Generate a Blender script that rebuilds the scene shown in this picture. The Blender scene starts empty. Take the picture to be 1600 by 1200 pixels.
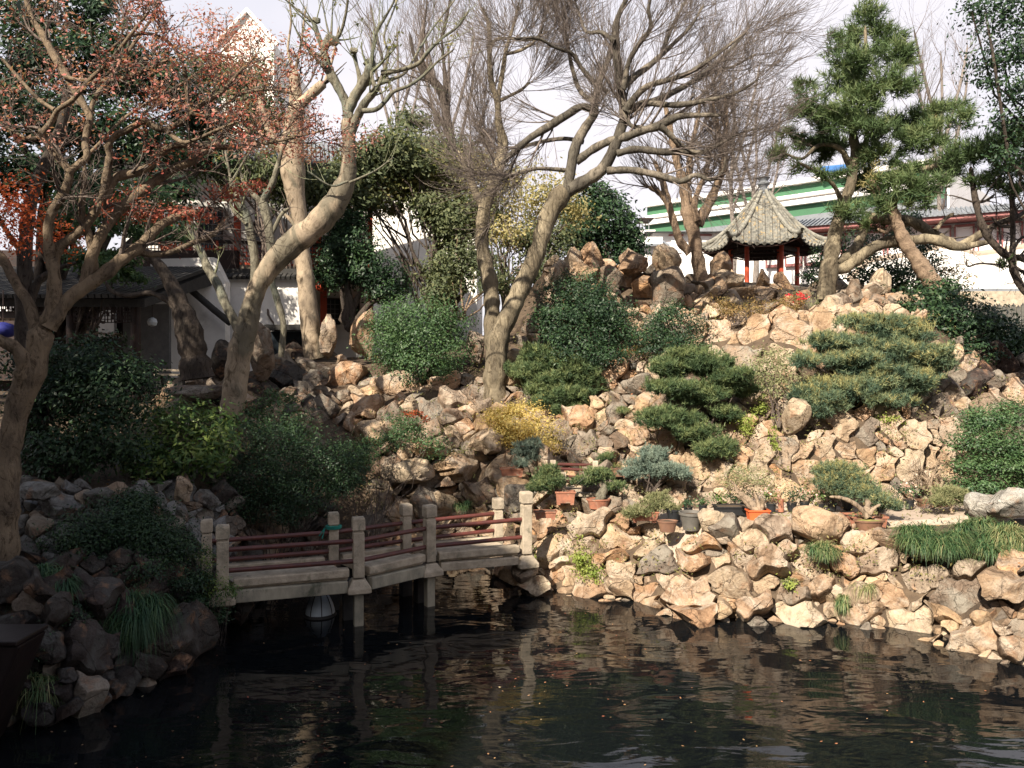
import bpy, math, random
import numpy as np
from mathutils import Vector
R = math.radians
rng = np.random.default_rng(7)
random.seed(7)
SC = bpy.context.scene
COL = SC.collection

# ------------------------------------------------------------------ camera
F, HZ, EYE = 1250.0, 570.0, 3.25          # focal length in photo pixels, horizon row, eye height above the water
cam = bpy.data.cameras.new('camera'); camo = bpy.data.objects.new('camera', cam); COL.objects.link(camo)
camo.location = (0, 0, EYE); camo.rotation_euler = (R(90), 0, 0)
cam.sensor_width = 36; cam.lens = F / 1600 * 36; cam.shift_y = (HZ - 600) / 1600
cam.clip_start = 0.05; cam.clip_end = 500
SC.camera = camo

# ------------------------------------------------------------------ light
SUN_EL, SUN_AZ = 39.0, 211.0                # degrees; azimuth clockwise from +Y
EXPO = 1.25
S = Vector((math.sin(R(SUN_AZ)) * math.cos(R(SUN_EL)), math.cos(R(SUN_AZ)) * math.cos(R(SUN_EL)), math.sin(R(SUN_EL))))
sl = bpy.data.lights.new('sun', 'SUN'); sl.energy = 4.8; sl.angle = R(0.55); sl.color = (1.0, 0.90, 0.76)
so = bpy.data.objects.new('sun', sl); COL.objects.link(so)
so.rotation_euler = (-S).to_track_quat('-Z', 'Y').to_euler()
W = bpy.data.worlds.new('World'); SC.world = W; W.use_nodes = True
nt = W.node_tree; nt.nodes.clear()
wo = nt.nodes.new('ShaderNodeOutputWorld'); bg = nt.nodes.new('ShaderNodeBackground')
sky = nt.nodes.new('ShaderNodeTexSky'); sky.sky_type = 'NISHITA'; sky.sun_disc = False
sky.sun_elevation = R(SUN_EL); sky.sun_rotation = R(SUN_AZ); sky.air_density = 1.2; sky.dust_density = 2.0; sky.ozone_density = 1.0
tcw = nt.nodes.new('ShaderNodeTexCoord'); mpw = nt.nodes.new('ShaderNodeMapping'); mpw.inputs['Scale'].default_value = (1, 1, 2.2)
nz = nt.nodes.new('ShaderNodeTexNoise'); nz.inputs['Scale'].default_value = 1.3; nz.inputs['Detail'].default_value = 5
rp = nt.nodes.new('ShaderNodeValToRGB'); rp.color_ramp.elements[0].position = 0.36; rp.color_ramp.elements[0].color = (.62,.62,.62,1)
rp.color_ramp.elements[1].position = 0.6; rp.color_ramp.elements[1].color = (1,1,1,1)
sxyz = nt.nodes.new('ShaderNodeSeparateXYZ'); el = nt.nodes.new('ShaderNodeValToRGB')     # haze: white low in the sky, clearer overhead
el.color_ramp.elements[0].position = .50; el.color_ramp.elements[0].color = (1,1,1,1)
el.color_ramp.elements[1].position = .82; el.color_ramp.elements[1].color = (.03,.03,.03,1)
mul = nt.nodes.new('ShaderNodeMath'); mul.operation = 'MULTIPLY'
nt.links.new(tcw.outputs['Generated'], sxyz.inputs[0]); nt.links.new(sxyz.outputs['Z'], el.inputs[0]); nt.links.new(el.outputs[0], mul.inputs[0])
mx = nt.nodes.new('ShaderNodeMix'); mx.data_type = 'RGBA'
mx.inputs[7].default_value = (6.35, 6.1, 6.5, 1)     # thin bright winter cloud veil
L = nt.links.new
L(tcw.outputs['Generated'], mpw.inputs['Vector']); L(mpw.outputs[0], nz.inputs['Vector']); L(nz.outputs['Fac'], rp.inputs[0])
L(rp.outputs[0], mul.inputs[1]); L(mul.outputs[0], mx.inputs[0]); L(sky.outputs[0], mx.inputs[6]); L(mx.outputs[2], bg.inputs[0]); L(bg.outputs[0], wo.inputs[0])
bg.inputs[1].default_value = 0.068
SC.view_settings.view_transform = 'Standard'; SC.view_settings.look = 'None'
SC.view_settings.exposure = EXPO; SC.view_settings.gamma = 1
try: SC.view_settings.use_curve_mapping = False
except Exception: pass
SC.render.engine = 'CYCLES'
SC.cycles.max_bounces = 6; SC.cycles.diffuse_bounces = 3; SC.cycles.glossy_bounces = 3
SC.cycles.transmission_bounces = 4; SC.cycles.transparent_max_bounces = 6
SC.cycles.use_denoising = True

# ------------------------------------------------------------------ helpers
def P(u, v, Y): return np.array([(u - 800) / F * Y, Y, EYE - (v - HZ) / F * Y])
def nrm(a): return a / np.maximum(np.linalg.norm(a, axis=-1, keepdims=True), 1e-9)
ORG = {}
def tag(o, label=None, cat=None, group=None, kind=None):
    if label: o['label'] = label
    if cat: o['category'] = cat
    if group: o['group'] = group
    if kind: o['kind'] = kind
    return o
def thing(name, label, cat, loc, group=None, kind=None):
    o = bpy.data.objects.new(name, None); COL.objects.link(o); o.location = tuple(loc); o.empty_display_size = .2
    ORG[o.name] = np.array(loc, float)
    return tag(o, label, cat, group, kind)
def link(name, me, parent=None, org=None):
    o = bpy.data.objects.new(name, me); COL.objects.link(o)
    po = ORG[parent.name] if parent is not None else np.zeros(3)
    if org is None: org = po
    ORG[o.name] = np.array(org, float)
    if parent is not None: o.parent = parent
    o.location = tuple(np.array(org) - po)
    return o
def fm(name, V, Fc, mat, parent=None, tint=None, smooth=False, org=None, sharp=None):
    """V (N,3) world coordinates, Fc (M,k) faces -> ONE mesh object"""
    V = np.asarray(V, float); Fc = np.asarray(Fc, np.int32)
    if org is None: org = ORG[parent.name] if parent is not None else V.mean(0)
    me = bpy.data.meshes.new(name)
    me.vertices.add(len(V)); me.vertices.foreach_set('co', (V - org).astype(np.float32).ravel())
    M, k = Fc.shape
    me.loops.add(M * k); me.loops.foreach_set('vertex_index', Fc.ravel())
    me.polygons.add(M); me.polygons.foreach_set('loop_start', np.arange(0, M * k, k, dtype=np.int32))
    me.polygons.foreach_set('loop_total', np.full(M, k, np.int32))
    if smooth: me.polygons.foreach_set('use_smooth', np.ones(M, bool))
    if tint is not None:
        a = me.attributes.new('tint', 'FLOAT', 'POINT'); a.data.foreach_set('value', np.asarray(tint, np.float32))
    me.update(calc_edges=True); me.validate()
    if sharp: me.set_sharp_from_angle(angle=R(sharp))
    me.materials.append(mat)
    return link(name, me, parent, org)

class MB:
    """collects boxes, prisms, bars and rings; build() links them as ONE mesh"""
    def __init__(s): s.v = []; s.f = []
    def add(s, vs, fs):
        n = len(s.v); s.v += [tuple(map(float, p)) for p in vs]; s.f += [tuple(i + n for i in f) for f in fs]; return s
    def box(s, c, d, rz=0, taper=1.0):
        c = np.array(c, float); hx, hy, hz = np.array(d) / 2.0; co, si = math.cos(rz), math.sin(rz); vs = []
        for z, t in ((-hz, 1), (hz, taper)):
            for x, y in ((-hx, -hy), (hx, -hy), (hx, hy), (-hx, hy)):
                x *= t; y *= t; vs.append(c + (x * co - y * si, x * si + y * co, z))
        return s.add(vs, [(0, 3, 2, 1), (4, 5, 6, 7), (0, 1, 5, 4), (1, 2, 6, 5), (2, 3, 7, 6), (3, 0, 4, 7)])
    def bar(s, a, b, w, h=None, up=(0, 0, 1)):
        a = np.array(a, float); b = np.array(b, float); h = h or w
        t = nrm(b - a); r = np.cross(t, up); r = nrm(r) if np.linalg.norm(r) > 1e-6 else np.array([1., 0, 0]); q = np.cross(r, t)
        vs = [p + r * (sx * w / 2) + q * (sz * h / 2) for p in (a, b) for sx, sz in ((-1, -1), (1, -1), (1, 1), (-1, 1))]
        return s.add(vs, [(0, 3, 2, 1), (4, 5, 6, 7), (0, 1, 5, 4), (1, 2, 6, 5), (2, 3, 7, 6), (3, 0, 4, 7)])
    def cyl(s, a, b, r0, r1=None, n=12):
        a = np.array(a, float); b = np.array(b, float); r1 = r0 if r1 is None else r1
        t = nrm(b - a); x = np.cross(t, (0.3, 0.9, 0.1) if abs(t[2]) > .8 else (0, 0, 1)); x = nrm(x); y = np.cross(t, x)
        vs = [p + (x * math.cos(k * 2 * math.pi / n) + y * math.sin(k * 2 * math.pi / n)) * r for p, r in ((a, r0), (b, r1)) for k in range(n)]
        fs = [(k, (k + 1) % n, n + (k + 1) % n, n + k) for k in range(n)] + [tuple(range(n - 1, -1, -1)), tuple(range(n, 2 * n))]
        return s.add(vs, fs)
    def lathe(s, c, prof, n=20, sx=1.0, sy=1.0, rz=0, sq=0):
        c = np.array(c, float); vs = []
        for r, z in prof:
            for k in range(n):
                a = k * 2 * math.pi / n; x, y = math.cos(a), math.sin(a)
                if sq: m = (abs(x) ** sq + abs(y) ** sq) ** (1 / sq); x, y = x / m, y / m
                x, y = r * x * sx, r * y * sy
                vs.append(c + (x * math.cos(rz) - y * math.sin(rz), x * math.sin(rz) + y * math.cos(rz), z))
        fs = [(i * n + k, i * n + (k + 1) % n, (i + 1) * n + (k + 1) % n, (i + 1) * n + k) for i in range(len(prof) - 1) for k in range(n)]
        fs += [tuple(range(n - 1, -1, -1)), tuple((len(prof) - 1) * n + k for k in range(n))]
        return s.add(vs, fs)
    def prism(s, pts, d):
        """polygon pts extruded along vector d"""
        n = len(pts); d = np.array(d, float); vs = [np.array(p, float) for p in pts] + [np.array(p, float) + d for p in pts]
        return s.add(vs, [tuple(range(n)), tuple(range(2 * n - 1, n - 1, -1))] + [(k, k + n, (k + 1) % n + n, (k + 1) % n) for k in range(n)])
    def build(s, name, mat, parent=None, smooth=False, bevel=0, sharp=35, org=None):
        V = np.array(s.v)
        if org is None: org = ORG[parent.name] if parent is not None else V.mean(0) * (1, 1, 0) + (0, 0, V[:, 2].min())
        me = bpy.data.meshes.new(name); me.from_pydata([tuple(p) for p in (V - org)], [], s.f)
        if bevel:
            import bmesh
            bm = bmesh.new(); bm.from_mesh(me)
            bmesh.ops.recalc_face_normals(bm, faces=bm.faces)
            bmesh.ops.bevel(bm, geom=list(bm.edges), offset=bevel, segments=2, affect='EDGES', profile=.5, clamp_overlap=True)
            bm.to_mesh(me); bm.free()
        else:
            import bmesh
            bm = bmesh.new(); bm.from_mesh(me); bmesh.ops.recalc_face_normals(bm, faces=bm.faces); bm.to_mesh(me); bm.free()
        if smooth:
            me.polygons.foreach_set('use_smooth', [True] * len(me.polygons)); me.set_sharp_from_angle(angle=R(sharp))
        me.update(); me.materials.append(mat)
        return link(name, me, parent, org)
def copy_tree(o, parent=None):
    c = o.copy(); COL.objects.link(c); c.parent = parent
    ORG[c.name] = ORG[o.name]
    for ch in [x for x in COL.objects if x.parent == o]: copy_tree(ch, c)
    return c

# smooth pseudo-noise from sines, vectorised
_nk = rng.normal(size=(40, 3)); _np = rng.uniform(0, 6.28, 40)
def sn(Pt, sc, k0=0, k=7):
    d = Pt @ (_nk[k0:k0 + k].T * sc) + _np[k0:k0 + k]
    return np.sin(d + 1.3 * np.sin(d[:, ::-1] * .7)).mean(1)

# ------------------------------------------------------------------ materials
def mat_base(name, rough=.8, spec=.3):
    m = bpy.data.materials.new(name); m.use_nodes = True; t = m.node_tree; b = t.nodes['Principled BSDF']
    b.inputs['Roughness'].default_value = rough; b.inputs['Specular IOR Level'].default_value = spec
    return m, t, b
def ramp(t, cols):
    r = t.nodes.new('ShaderNodeValToRGB'); e = r.color_ramp.elements
    e[0].position, e[0].color = cols[0][0], (*cols[0][1], 1); e[1].position, e[1].color = cols[-1][0], (*cols[-1][1], 1)
    for p, c in cols[1:-1]: k = e.new(p); k.color = (*c, 1)
    return r
def noise(t, scale, detail=5, rough=.6, vec=None, dist=0):
    n = t.nodes.new('ShaderNodeTexNoise'); n.inputs['Scale'].default_value = scale; n.inputs['Detail'].default_value = detail
    n.inputs['Roughness'].default_value = rough; n.inputs['Distortion'].default_value = dist
    if vec is not None: t.links.new(vec, n.inputs['Vector'])
    return n
def mixc(t, fac, a, b, mode='MIX'):
    m = t.nodes.new('ShaderNodeMix'); m.data_type = 'RGBA'; m.blend_type = mode
    for i, x in ((0, fac), (6, a), (7, b)):
        if isinstance(x, (int, float)): m.inputs[i].default_value = x
        elif isinstance(x, tuple): m.inputs[i].default_value = (*x, 1)
        else: t.links.new(x, m.inputs[i])
    return m.outputs[2]
def bump(t, b, hgt, strength, dist, prev=None):
    n = t.nodes.new('ShaderNodeBump'); n.inputs['Strength'].default_value = strength; n.inputs['Distance'].default_value = dist
    t.links.new(hgt, n.inputs['Height'])
    if prev: t.links.new(prev, n.inputs['Normal'])
    t.links.new(n.outputs[0], b.inputs['Normal']); return n.outputs[0]
def objvec(t, stretch=(1, 1, 1), rand=True):
    tc = t.nodes.new('ShaderNodeTexCoord'); mp = t.nodes.new('ShaderNodeMapping'); mp.inputs['Scale'].default_value = stretch
    t.links.new(tc.outputs['Object'], mp.inputs['Vector'])
    if rand:
        oi = t.nodes.new('ShaderNodeObjectInfo'); k = t.nodes.new('ShaderNodeVectorMath'); k.operation = 'SCALE'; k.inputs[0].default_value = (37, 19, 53)
        t.links.new(oi.outputs['Random'], k.inputs['Scale']); t.links.new(k.outputs[0], mp.inputs['Location'])
    return mp.outputs[0]
def simple(name, c, c2=None, rough=.75, sc=6, bs=.3, bd=.01, spec=.3, stretch=(1, 1, 1), wear=None):
    m, t, b = mat_base(name, rough, spec); v = objvec(t, stretch)
    n = noise(t, sc, 6, .65, v); c2 = c2 or tuple(x * .6 for x in c)
    r = ramp(t, [(.3, c2), (.65, c)]); t.links.new(n.outputs[0], r.inputs[0]); out = r.outputs[0]
    if wear:
        n3 = noise(t, sc * .5, 8, .7, v, 1.0); r3 = ramp(t, [(.55, (0, 0, 0)), (.66, (1, 1, 1))]); t.links.new(n3.outputs[0], r3.inputs[0])
        out = mixc(t, r3.outputs[0], out, wear)
    t.links.new(out, b.inputs['Base Color'])
    n2 = noise(t, sc * 6, 4, .6, v); bump(t, b, n2.outputs[0], bs, bd)
    return m
def stone_mat(name, cols, lichen=(.51, .42, .325), streak=.5, bs=1.0, bd=.045):
    m, t, b = mat_base(name, .9, .2); v = objvec(t)
    oi = t.nodes.new('ShaderNodeObjectInfo')
    r = ramp(t, [(i / (len(cols) - 1), c) for i, c in enumerate(cols)]); r.color_ramp.interpolation = 'LINEAR'
    t.links.new(oi.outputs['Random'], r.inputs[0])
    n1 = noise(t, 3.6, 9, .72, v, .8); r1 = ramp(t, [(.36, (.36, .31, .28)), (.45, (.78, .74, .70)), (.56, (1.08, 1.06, 1.03)), (.66, (1.32, 1.29, 1.22))]); t.links.new(n1.outputs[0], r1.inputs[0])
    c = mixc(t, 1.0, r.outputs[0], r1.outputs[0], 'MULTIPLY')
    n2 = noise(t, 1.6, 6, .7, v, 1.2); r2 = ramp(t, [(.47, (0, 0, 0)), (.64, (1, 1, 1))]); t.links.new(n2.outputs[0], r2.inputs[0])
    c = mixc(t, r2.outputs[0], c, lichen)
    n4 = noise(t, 5.0, 5, .6, v, .3); r4 = ramp(t, [(.56, (0, 0, 0)), (.72, (.75, .75, .75))]); t.links.new(n4.outputs[0], r4.inputs[0])
    c = mixc(t, r4.outputs[0], c, (.36, .20, .115))
    n6 = noise(t, 11, 8, .8, v, 1.2); r6 = ramp(t, [(.34, (.42, .38, .35)), (.47, (1, 1, 1))]); t.links.new(n6.outputs[0], r6.inputs[0])
    c = mixc(t, .8, c, r6.outputs[0], 'MULTIPLY')
    t.links.new(c, b.inputs['Base Color'])
    n3 = noise(t, 5.5, 9, .72, v, .5)
    a = bump(t, b, n3.outputs[0], bs, bd * 2.2)
    vo = t.nodes.new('ShaderNodeTexVoronoi'); vo.feature = 'DISTANCE_TO_EDGE'; vo.inputs['Scale'].default_value = 2.6
    nn = noise(t, 3, 4, .6, v); ml = mixc(t, .22, v, nn.outputs[1]); t.links.new(ml, vo.inputs['Vector'])
    rv = ramp(t, [(0, (0, 0, 0)), (.03, (1, 1, 1))]); t.links.new(vo.outputs[0], rv.inputs[0])
    a = bump(t, b, rv.outputs[0], .8, .04, a)
    n5 = noise(t, 34, 6, .7, v); bump(t, b, n5.outputs[0], .6, .012, a)
    return m
def bark(name, c1, c2, patch=None, sc=5, stretch=(1, 1, .35), bs=1.0):
    m, t, b = mat_base(name, .9, .15); v = objvec(t, stretch)
    n = noise(t, sc, 8, .7, v, .4); r = ramp(t, [(.32, c2), (.62, c1)]); t.links.new(n.outputs[0], r.inputs[0]); c = r.outputs[0]
    if patch:
        n2 = noise(t, sc * .45, 5, .6, v, .8); r2 = ramp(t, [(.50, (0, 0, 0)), (.58, (1, 1, 1))]); t.links.new(n2.outputs[0], r2.inputs[0])
        c = mixc(t, r2.outputs[0], c, patch)
    t.links.new(c, b.inputs['Base Color'])
    n7 = noise(t, sc * 2.2, 6, .75, v, 1.5); r7 = ramp(t, [(.36, (.34, .32, .30)), (.50, (1, 1, 1))]); t.links.new(n7.outputs[0], r7.inputs[0]); c = mixc(t, 1.0, c, r7.outputs[0], 'MULTIPLY'); t.links.new(c, b.inputs['Base Color'])
    n3 = noise(t, sc * 5, 6, .7, v); a = bump(t, b, n3.outputs[0], bs, .03); bump(t, b, n7.outputs[0], .8, .03, a)
    return m
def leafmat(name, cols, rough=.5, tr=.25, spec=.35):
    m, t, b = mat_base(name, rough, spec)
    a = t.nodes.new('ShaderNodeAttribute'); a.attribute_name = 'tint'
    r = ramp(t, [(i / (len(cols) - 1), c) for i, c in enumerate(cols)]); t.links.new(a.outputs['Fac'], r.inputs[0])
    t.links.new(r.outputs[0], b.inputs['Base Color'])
    if tr:
        tl = t.nodes.new('ShaderNodeBsdfTranslucent'); ms = t.nodes.new('ShaderNodeMixShader'); ms.inputs[0].default_value = tr
        t.links.new(mixc(t, 1.0, r.outputs[0], (1.5, 1.5, .9), 'MULTIPLY'), tl.inputs[0])
        t.links.new(b.outputs[0], ms.inputs[1]); t.links.new(tl.outputs[0], ms.inputs[2])
        t.links.new(ms.outputs[0], t.nodes['Material Output'].inputs['Surface'])
    return m
M = {}
TAN = [(.43, .305, .19), (.31, .22, .15), (.49, .375, .25), (.44, .265, .145), (.26, .21, .165), (.46, .36, .255), (.40, .245, .145), (.51, .425, .31), (.35, .27, .19)]
M['stone'] = stone_mat('sandstone', TAN)
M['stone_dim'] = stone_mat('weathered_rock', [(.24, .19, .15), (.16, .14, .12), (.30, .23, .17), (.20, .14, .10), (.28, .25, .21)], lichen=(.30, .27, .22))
M['stone_grey'] = stone_mat('grey_limestone', [(.20, .20, .195), (.12, .12, .12), (.30, .295, .28), (.16, .155, .14)], lichen=(.36, .355, .34))
M['stone_white'] = stone_mat('pale_limestone', [(.34, .325, .29), (.42, .40, .36)], lichen=(.50, .48, .44))
M['stone_dark'] = stone_mat('shade_dark_rock', [(.035, .03, .028), (.07, .058, .05), (.05, .032, .027), (.08, .074, .07)], lichen=(.10, .095, .085))  # near-black albedo puts the left bank's shade into the rock colour
M['soil'] = simple('soil', (.12, .085, .055), (.05, .036, .026), .95, 5, .8, .04)
M['path'] = simple('pale_path', (.40, .32, .25), (.30, .24, .19), .9, 4, .3, .01)
M['concrete'] = simple('weathered_concrete', (.48, .40, .30), (.25, .21, .155), .85, 7, .7, .012, wear=(.20, .18, .13))
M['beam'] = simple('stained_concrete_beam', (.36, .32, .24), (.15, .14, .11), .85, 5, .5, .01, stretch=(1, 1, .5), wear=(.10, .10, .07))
M['pier'] = simple('dark_pier', (.06, .055, .05), (.025, .025, .025), .7, 6)  # one dark tone for rear piers, rear beams and small fittings
M['rail'] = simple('maroon_rail_paint', (.115, .030, .022), (.055, .020, .016), .45, 9, .3, .004, spec=.5)
M['red'] = simple('red_column_paint', (.48, .085, .035), (.34, .05, .028), .5, 3, .15, .005)
M['white'] = simple('whitewash', (.80, .77, .72), (.62, .60, .56), .85, 1.2, .2, .01, wear=(.55, .53, .49))
M['whitef'] = simple('far_white_plaster', (.82, .80, .78), (.72, .70, .68), .85, 1.0, .1, .01)
M['pink'] = simple('maroon_trim', (.30, .12, .11), (.22, .09, .09), .7, 3)
M['green'] = simple('green_fascia', (.055, .155, .08), (.045, .12, .065), .6, .6, .1, .01)
M['roofgrey'] = simple('grey_roof', (.20, .215, .23), (.14, .15, .165), .8, 2, .3, .01)
M['tile'] = simple('lichened_roof_tile', (.23, .22, .185), (.055, .055, .05), .9, 9, .6, .02, wear=(.36, .25, .11))
M['tile_ridge'] = simple('pale_lichened_ridge', (.30, .285, .235), (.10, .098, .085), .9, 12, .7, .02)
M['darktile'] = simple('dark_roof_tile', (.045, .042, .038), (.02, .02, .02), .85, 8, .5, .02)
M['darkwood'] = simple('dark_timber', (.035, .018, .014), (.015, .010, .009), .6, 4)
M['glass'] = simple('dark_window_glass', (.03, .04, .05), (.02, .025, .03), .15, 3, .05, .002, spec=.6)
M['terra'] = simple('terracotta', (.36, .15, .09), (.20, .09, .06), .8, 14, .5, .006, wear=(.30, .22, .16))
M['orange'] = simple('orange_plastic_pot', (.62, .13, .04), (.50, .10, .035), .55, 5, .1, .003)
M['brownpot'] = simple('brown_glazed_pot', (.22, .12, .075), (.13, .07, .05), .45, 8, .2, .004, spec=.5)
M['blackpot'] = simple('black_plastic_pot', (.022, .024, .027), (.015, .016, .018), .5, 5, .1, .003)
M['greypot'] = simple('grey_ceramic_pot', (.14, .13, .115), (.09, .085, .075), .6, 8, .2, .004)
M['moss'] = simple('moss', (.26, .24, .07), (.14, .13, .05), .95, 14, .8, .01)
M['fence'] = simple('weathered_paling', (.12, .115, .10), (.07, .07, .065), .9, 6)
M['maroonboat'] = simple('dark_maroon_boat_paint', (.012, .006, .006), (.007, .004, .004), .5, 4)
M['blue'] = simple('blue_cloth', (.015, .02, .16), (.01, .012, .09), .7, 5)
M['lampwhite'] = simple('milk_glass', (.55, .58, .58), (.42, .46, .47), .3, 3, .05, .002)
M['paleshell'] = simple('pale_shell', (.62, .68, .72), (.45, .52, .56), .4, 4, .1, .003)
M['cord'] = simple('green_cord', (.02, .22, .17), (.02, .14, .11), .7, 9)
M['bark_maple'] = bark('maple_bark', (.22, .165, .11), (.085, .065, .048), None, 5, (1, 1, .5), .6)
M['bark_pale'] = bark('plane_bark', (.38, .30, .21), (.21, .165, .12), (.15, .13, .095), 2.4, (1, 1, .5), .3)
M['bark_grey'] = bark('grey_green_bark', (.24, .22, .16), (.10, .09, .07), (.15, .155, .12), 5)
M['bark_dark'] = bark('dark_bark', (.095, .075, .06), (.035, .03, .026), None, 6)
M['bark_bare'] = bark('bare_tree_bark', (.19, .155, .105), (.07, .06, .045), (.30, .25, .17), 4)
M['bark_dusky'] = bark('dusky_bark', (.13, .115, .09), (.055, .048, .04), (.21, .18, .14), 5)
M['bark_brown'] = bark('flaky_brown_bark', (.40, .29, .20), (.19, .135, .095), None, 9, (1, 1, 1.6), .9)
M['twig'] = bark('twig_bark', (.20, .16, .135), (.12, .095, .08))
M['farwood'] = bark('grey_far_bark', (.25, .215, .19), (.17, .145, .13))
M['panel'] = simple('shade_grey_plaster', (.16, .155, .15), (.10, .10, .098))  # white plaster greyed to put the gallery's shade into its colour
M['twig_soft'] = bark('soft_twig_bark', (.23, .19, .165), (.14, .115, .10))
M['twig_dark'] = bark('dark_twig_bark', (.12, .095, .08), (.06, .05, .042))
M['sprout'] = bark('green_sprout_bark', (.28, .29, .18), (.17, .18, .11))
M['dry'] = bark('driftwood', (.38, .29, .20), (.24, .18, .13))
M['l_red'] = leafmat('red_maple_leaf', [(.22, .045, .035), (.34, .085, .06), (.38, .15, .10), (.30, .055, .04)], .6, .35, .2)
M['l_fire'] = leafmat('orange_red_maple_leaf', [(.30, .055, .025), (.42, .11, .04), (.24, .035, .02)], .6, .35, .2)
M['l_dusty'] = leafmat('dry_maple_leaf', [(.36, .16, .13), (.43, .23, .18), (.30, .20, .14), (.40, .12, .10), (.38, .20, .17)], .65, .3, .2)
M['l_dark'] = leafmat('dark_evergreen_leaf', [(.010, .024, .012), (.020, .045, .02), (.045, .085, .03)], .5, .10, .3)
M['l_camel'] = leafmat('glossy_shrub_leaf', [(.03, .07, .02), (.07, .13, .03), (.20, .25, .06)], .45, .2, .35)
M['l_mid'] = leafmat('mid_green_leaf', [(.028, .065, .026), (.055, .11, .04), (.09, .15, .055)], .5, .22, .4)
M['l_soft'] = leafmat('soft_green_leaf', [(.045, .06, .03), (.085, .105, .05), (.15, .16, .075)], .6, .25, .25)
M['l_olive'] = leafmat('olive_leaf', [(.09, .10, .035), (.17, .17, .06), (.26, .22, .09)], .6, .3, .3)
M['l_yel'] = leafmat('yellow_autumn_leaf', [(.30, .26, .12), (.40, .34, .16), (.24, .24, .11)], .6, .35, .2)
M['l_gold'] = leafmat('golden_shrub_leaf', [(.50, .36, .10), (.62, .48, .18), (.36, .31, .10)], .6, .3, .2)
M['l_lime'] = leafmat('lime_ivy_leaf', [(.20, .27, .05), (.30, .34, .09), (.14, .20, .04)], .6, .35, .2)
M['l_pine'] = leafmat('pine_needle', [(.045, .075, .03), (.085, .13, .05), (.15, .18, .075)], .6, .12, .25)
M['l_pineb'] = leafmat('blue_pine_needle', [(.035, .065, .042), (.08, .125, .078), (.15, .19, .10), (.30, .27, .11)], .6, .1, .25)
M['l_cloud'] = leafmat('clipped_juniper', [(.03, .055, .025), (.075, .115, .048), (.18, .21, .085)], .6, .1, .25)
M['l_blue'] = leafmat('blue_grey_juniper', [(.09, .13, .105), (.15, .20, .16), (.21, .25, .19)], .65, .1, .2)
M['l_sage'] = leafmat('pale_sage_bonsai_leaf', [(.11, .13, .06), (.19, .20, .095), (.26, .25, .13)], .65, .15, .2)
M['l_brown'] = leafmat('dry_brown_leaf', [(.16, .10, .045), (.24, .16, .06), (.12, .11, .04)], .7, .2, .2)
M['l_pinkfl'] = leafmat('pink_flower', [(.75, .50, .42), (.80, .62, .55), (.6, .3, .25)], .6, .3, .2)
M['l_redfl'] = leafmat('red_flower', [(.72, .03, .05), (.80, .08, .10)], .6, .3, .2)
M['grass'] = leafmat('lilyturf_blade', [(.025, .065, .028), (.055, .115, .045), (.13, .18, .07), (.32, .29, .14)], .5, .2, .35)
M['fallen'] = leafmat('fallen_leaf', [(.30, .10, .05), (.40, .26, .12), (.22, .05, .03), (.45, .36, .2)], .7, .1, .3)
# water
m, t, b = mat_base('dark_pond_water', .012, .5); M['water'] = m
b.inputs['Base Color'].default_value = (.004, .005, .006, 1); b.inputs['IOR'].default_value = 1.44
v = objvec(t, (.75, 1.9, 1), False)
n1 = noise(t, 2.4, 1, .4, v, 1.6); a = bump(t, b, n1.outputs[0], .12, .03)
v2 = objvec(t, (.42, .75, 1), False); n2 = noise(t, 1.3, 2, .5, v2, .6); a = bump(t, b, n2.outputs[0], .42, .10, a)
v3 = objvec(t, (.8, 2.4, 1), False); n3 = noise(t, 13, 2, .5, v3, .3); bump(t, b, n3.outputs[0], .04, .006, a)

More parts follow.
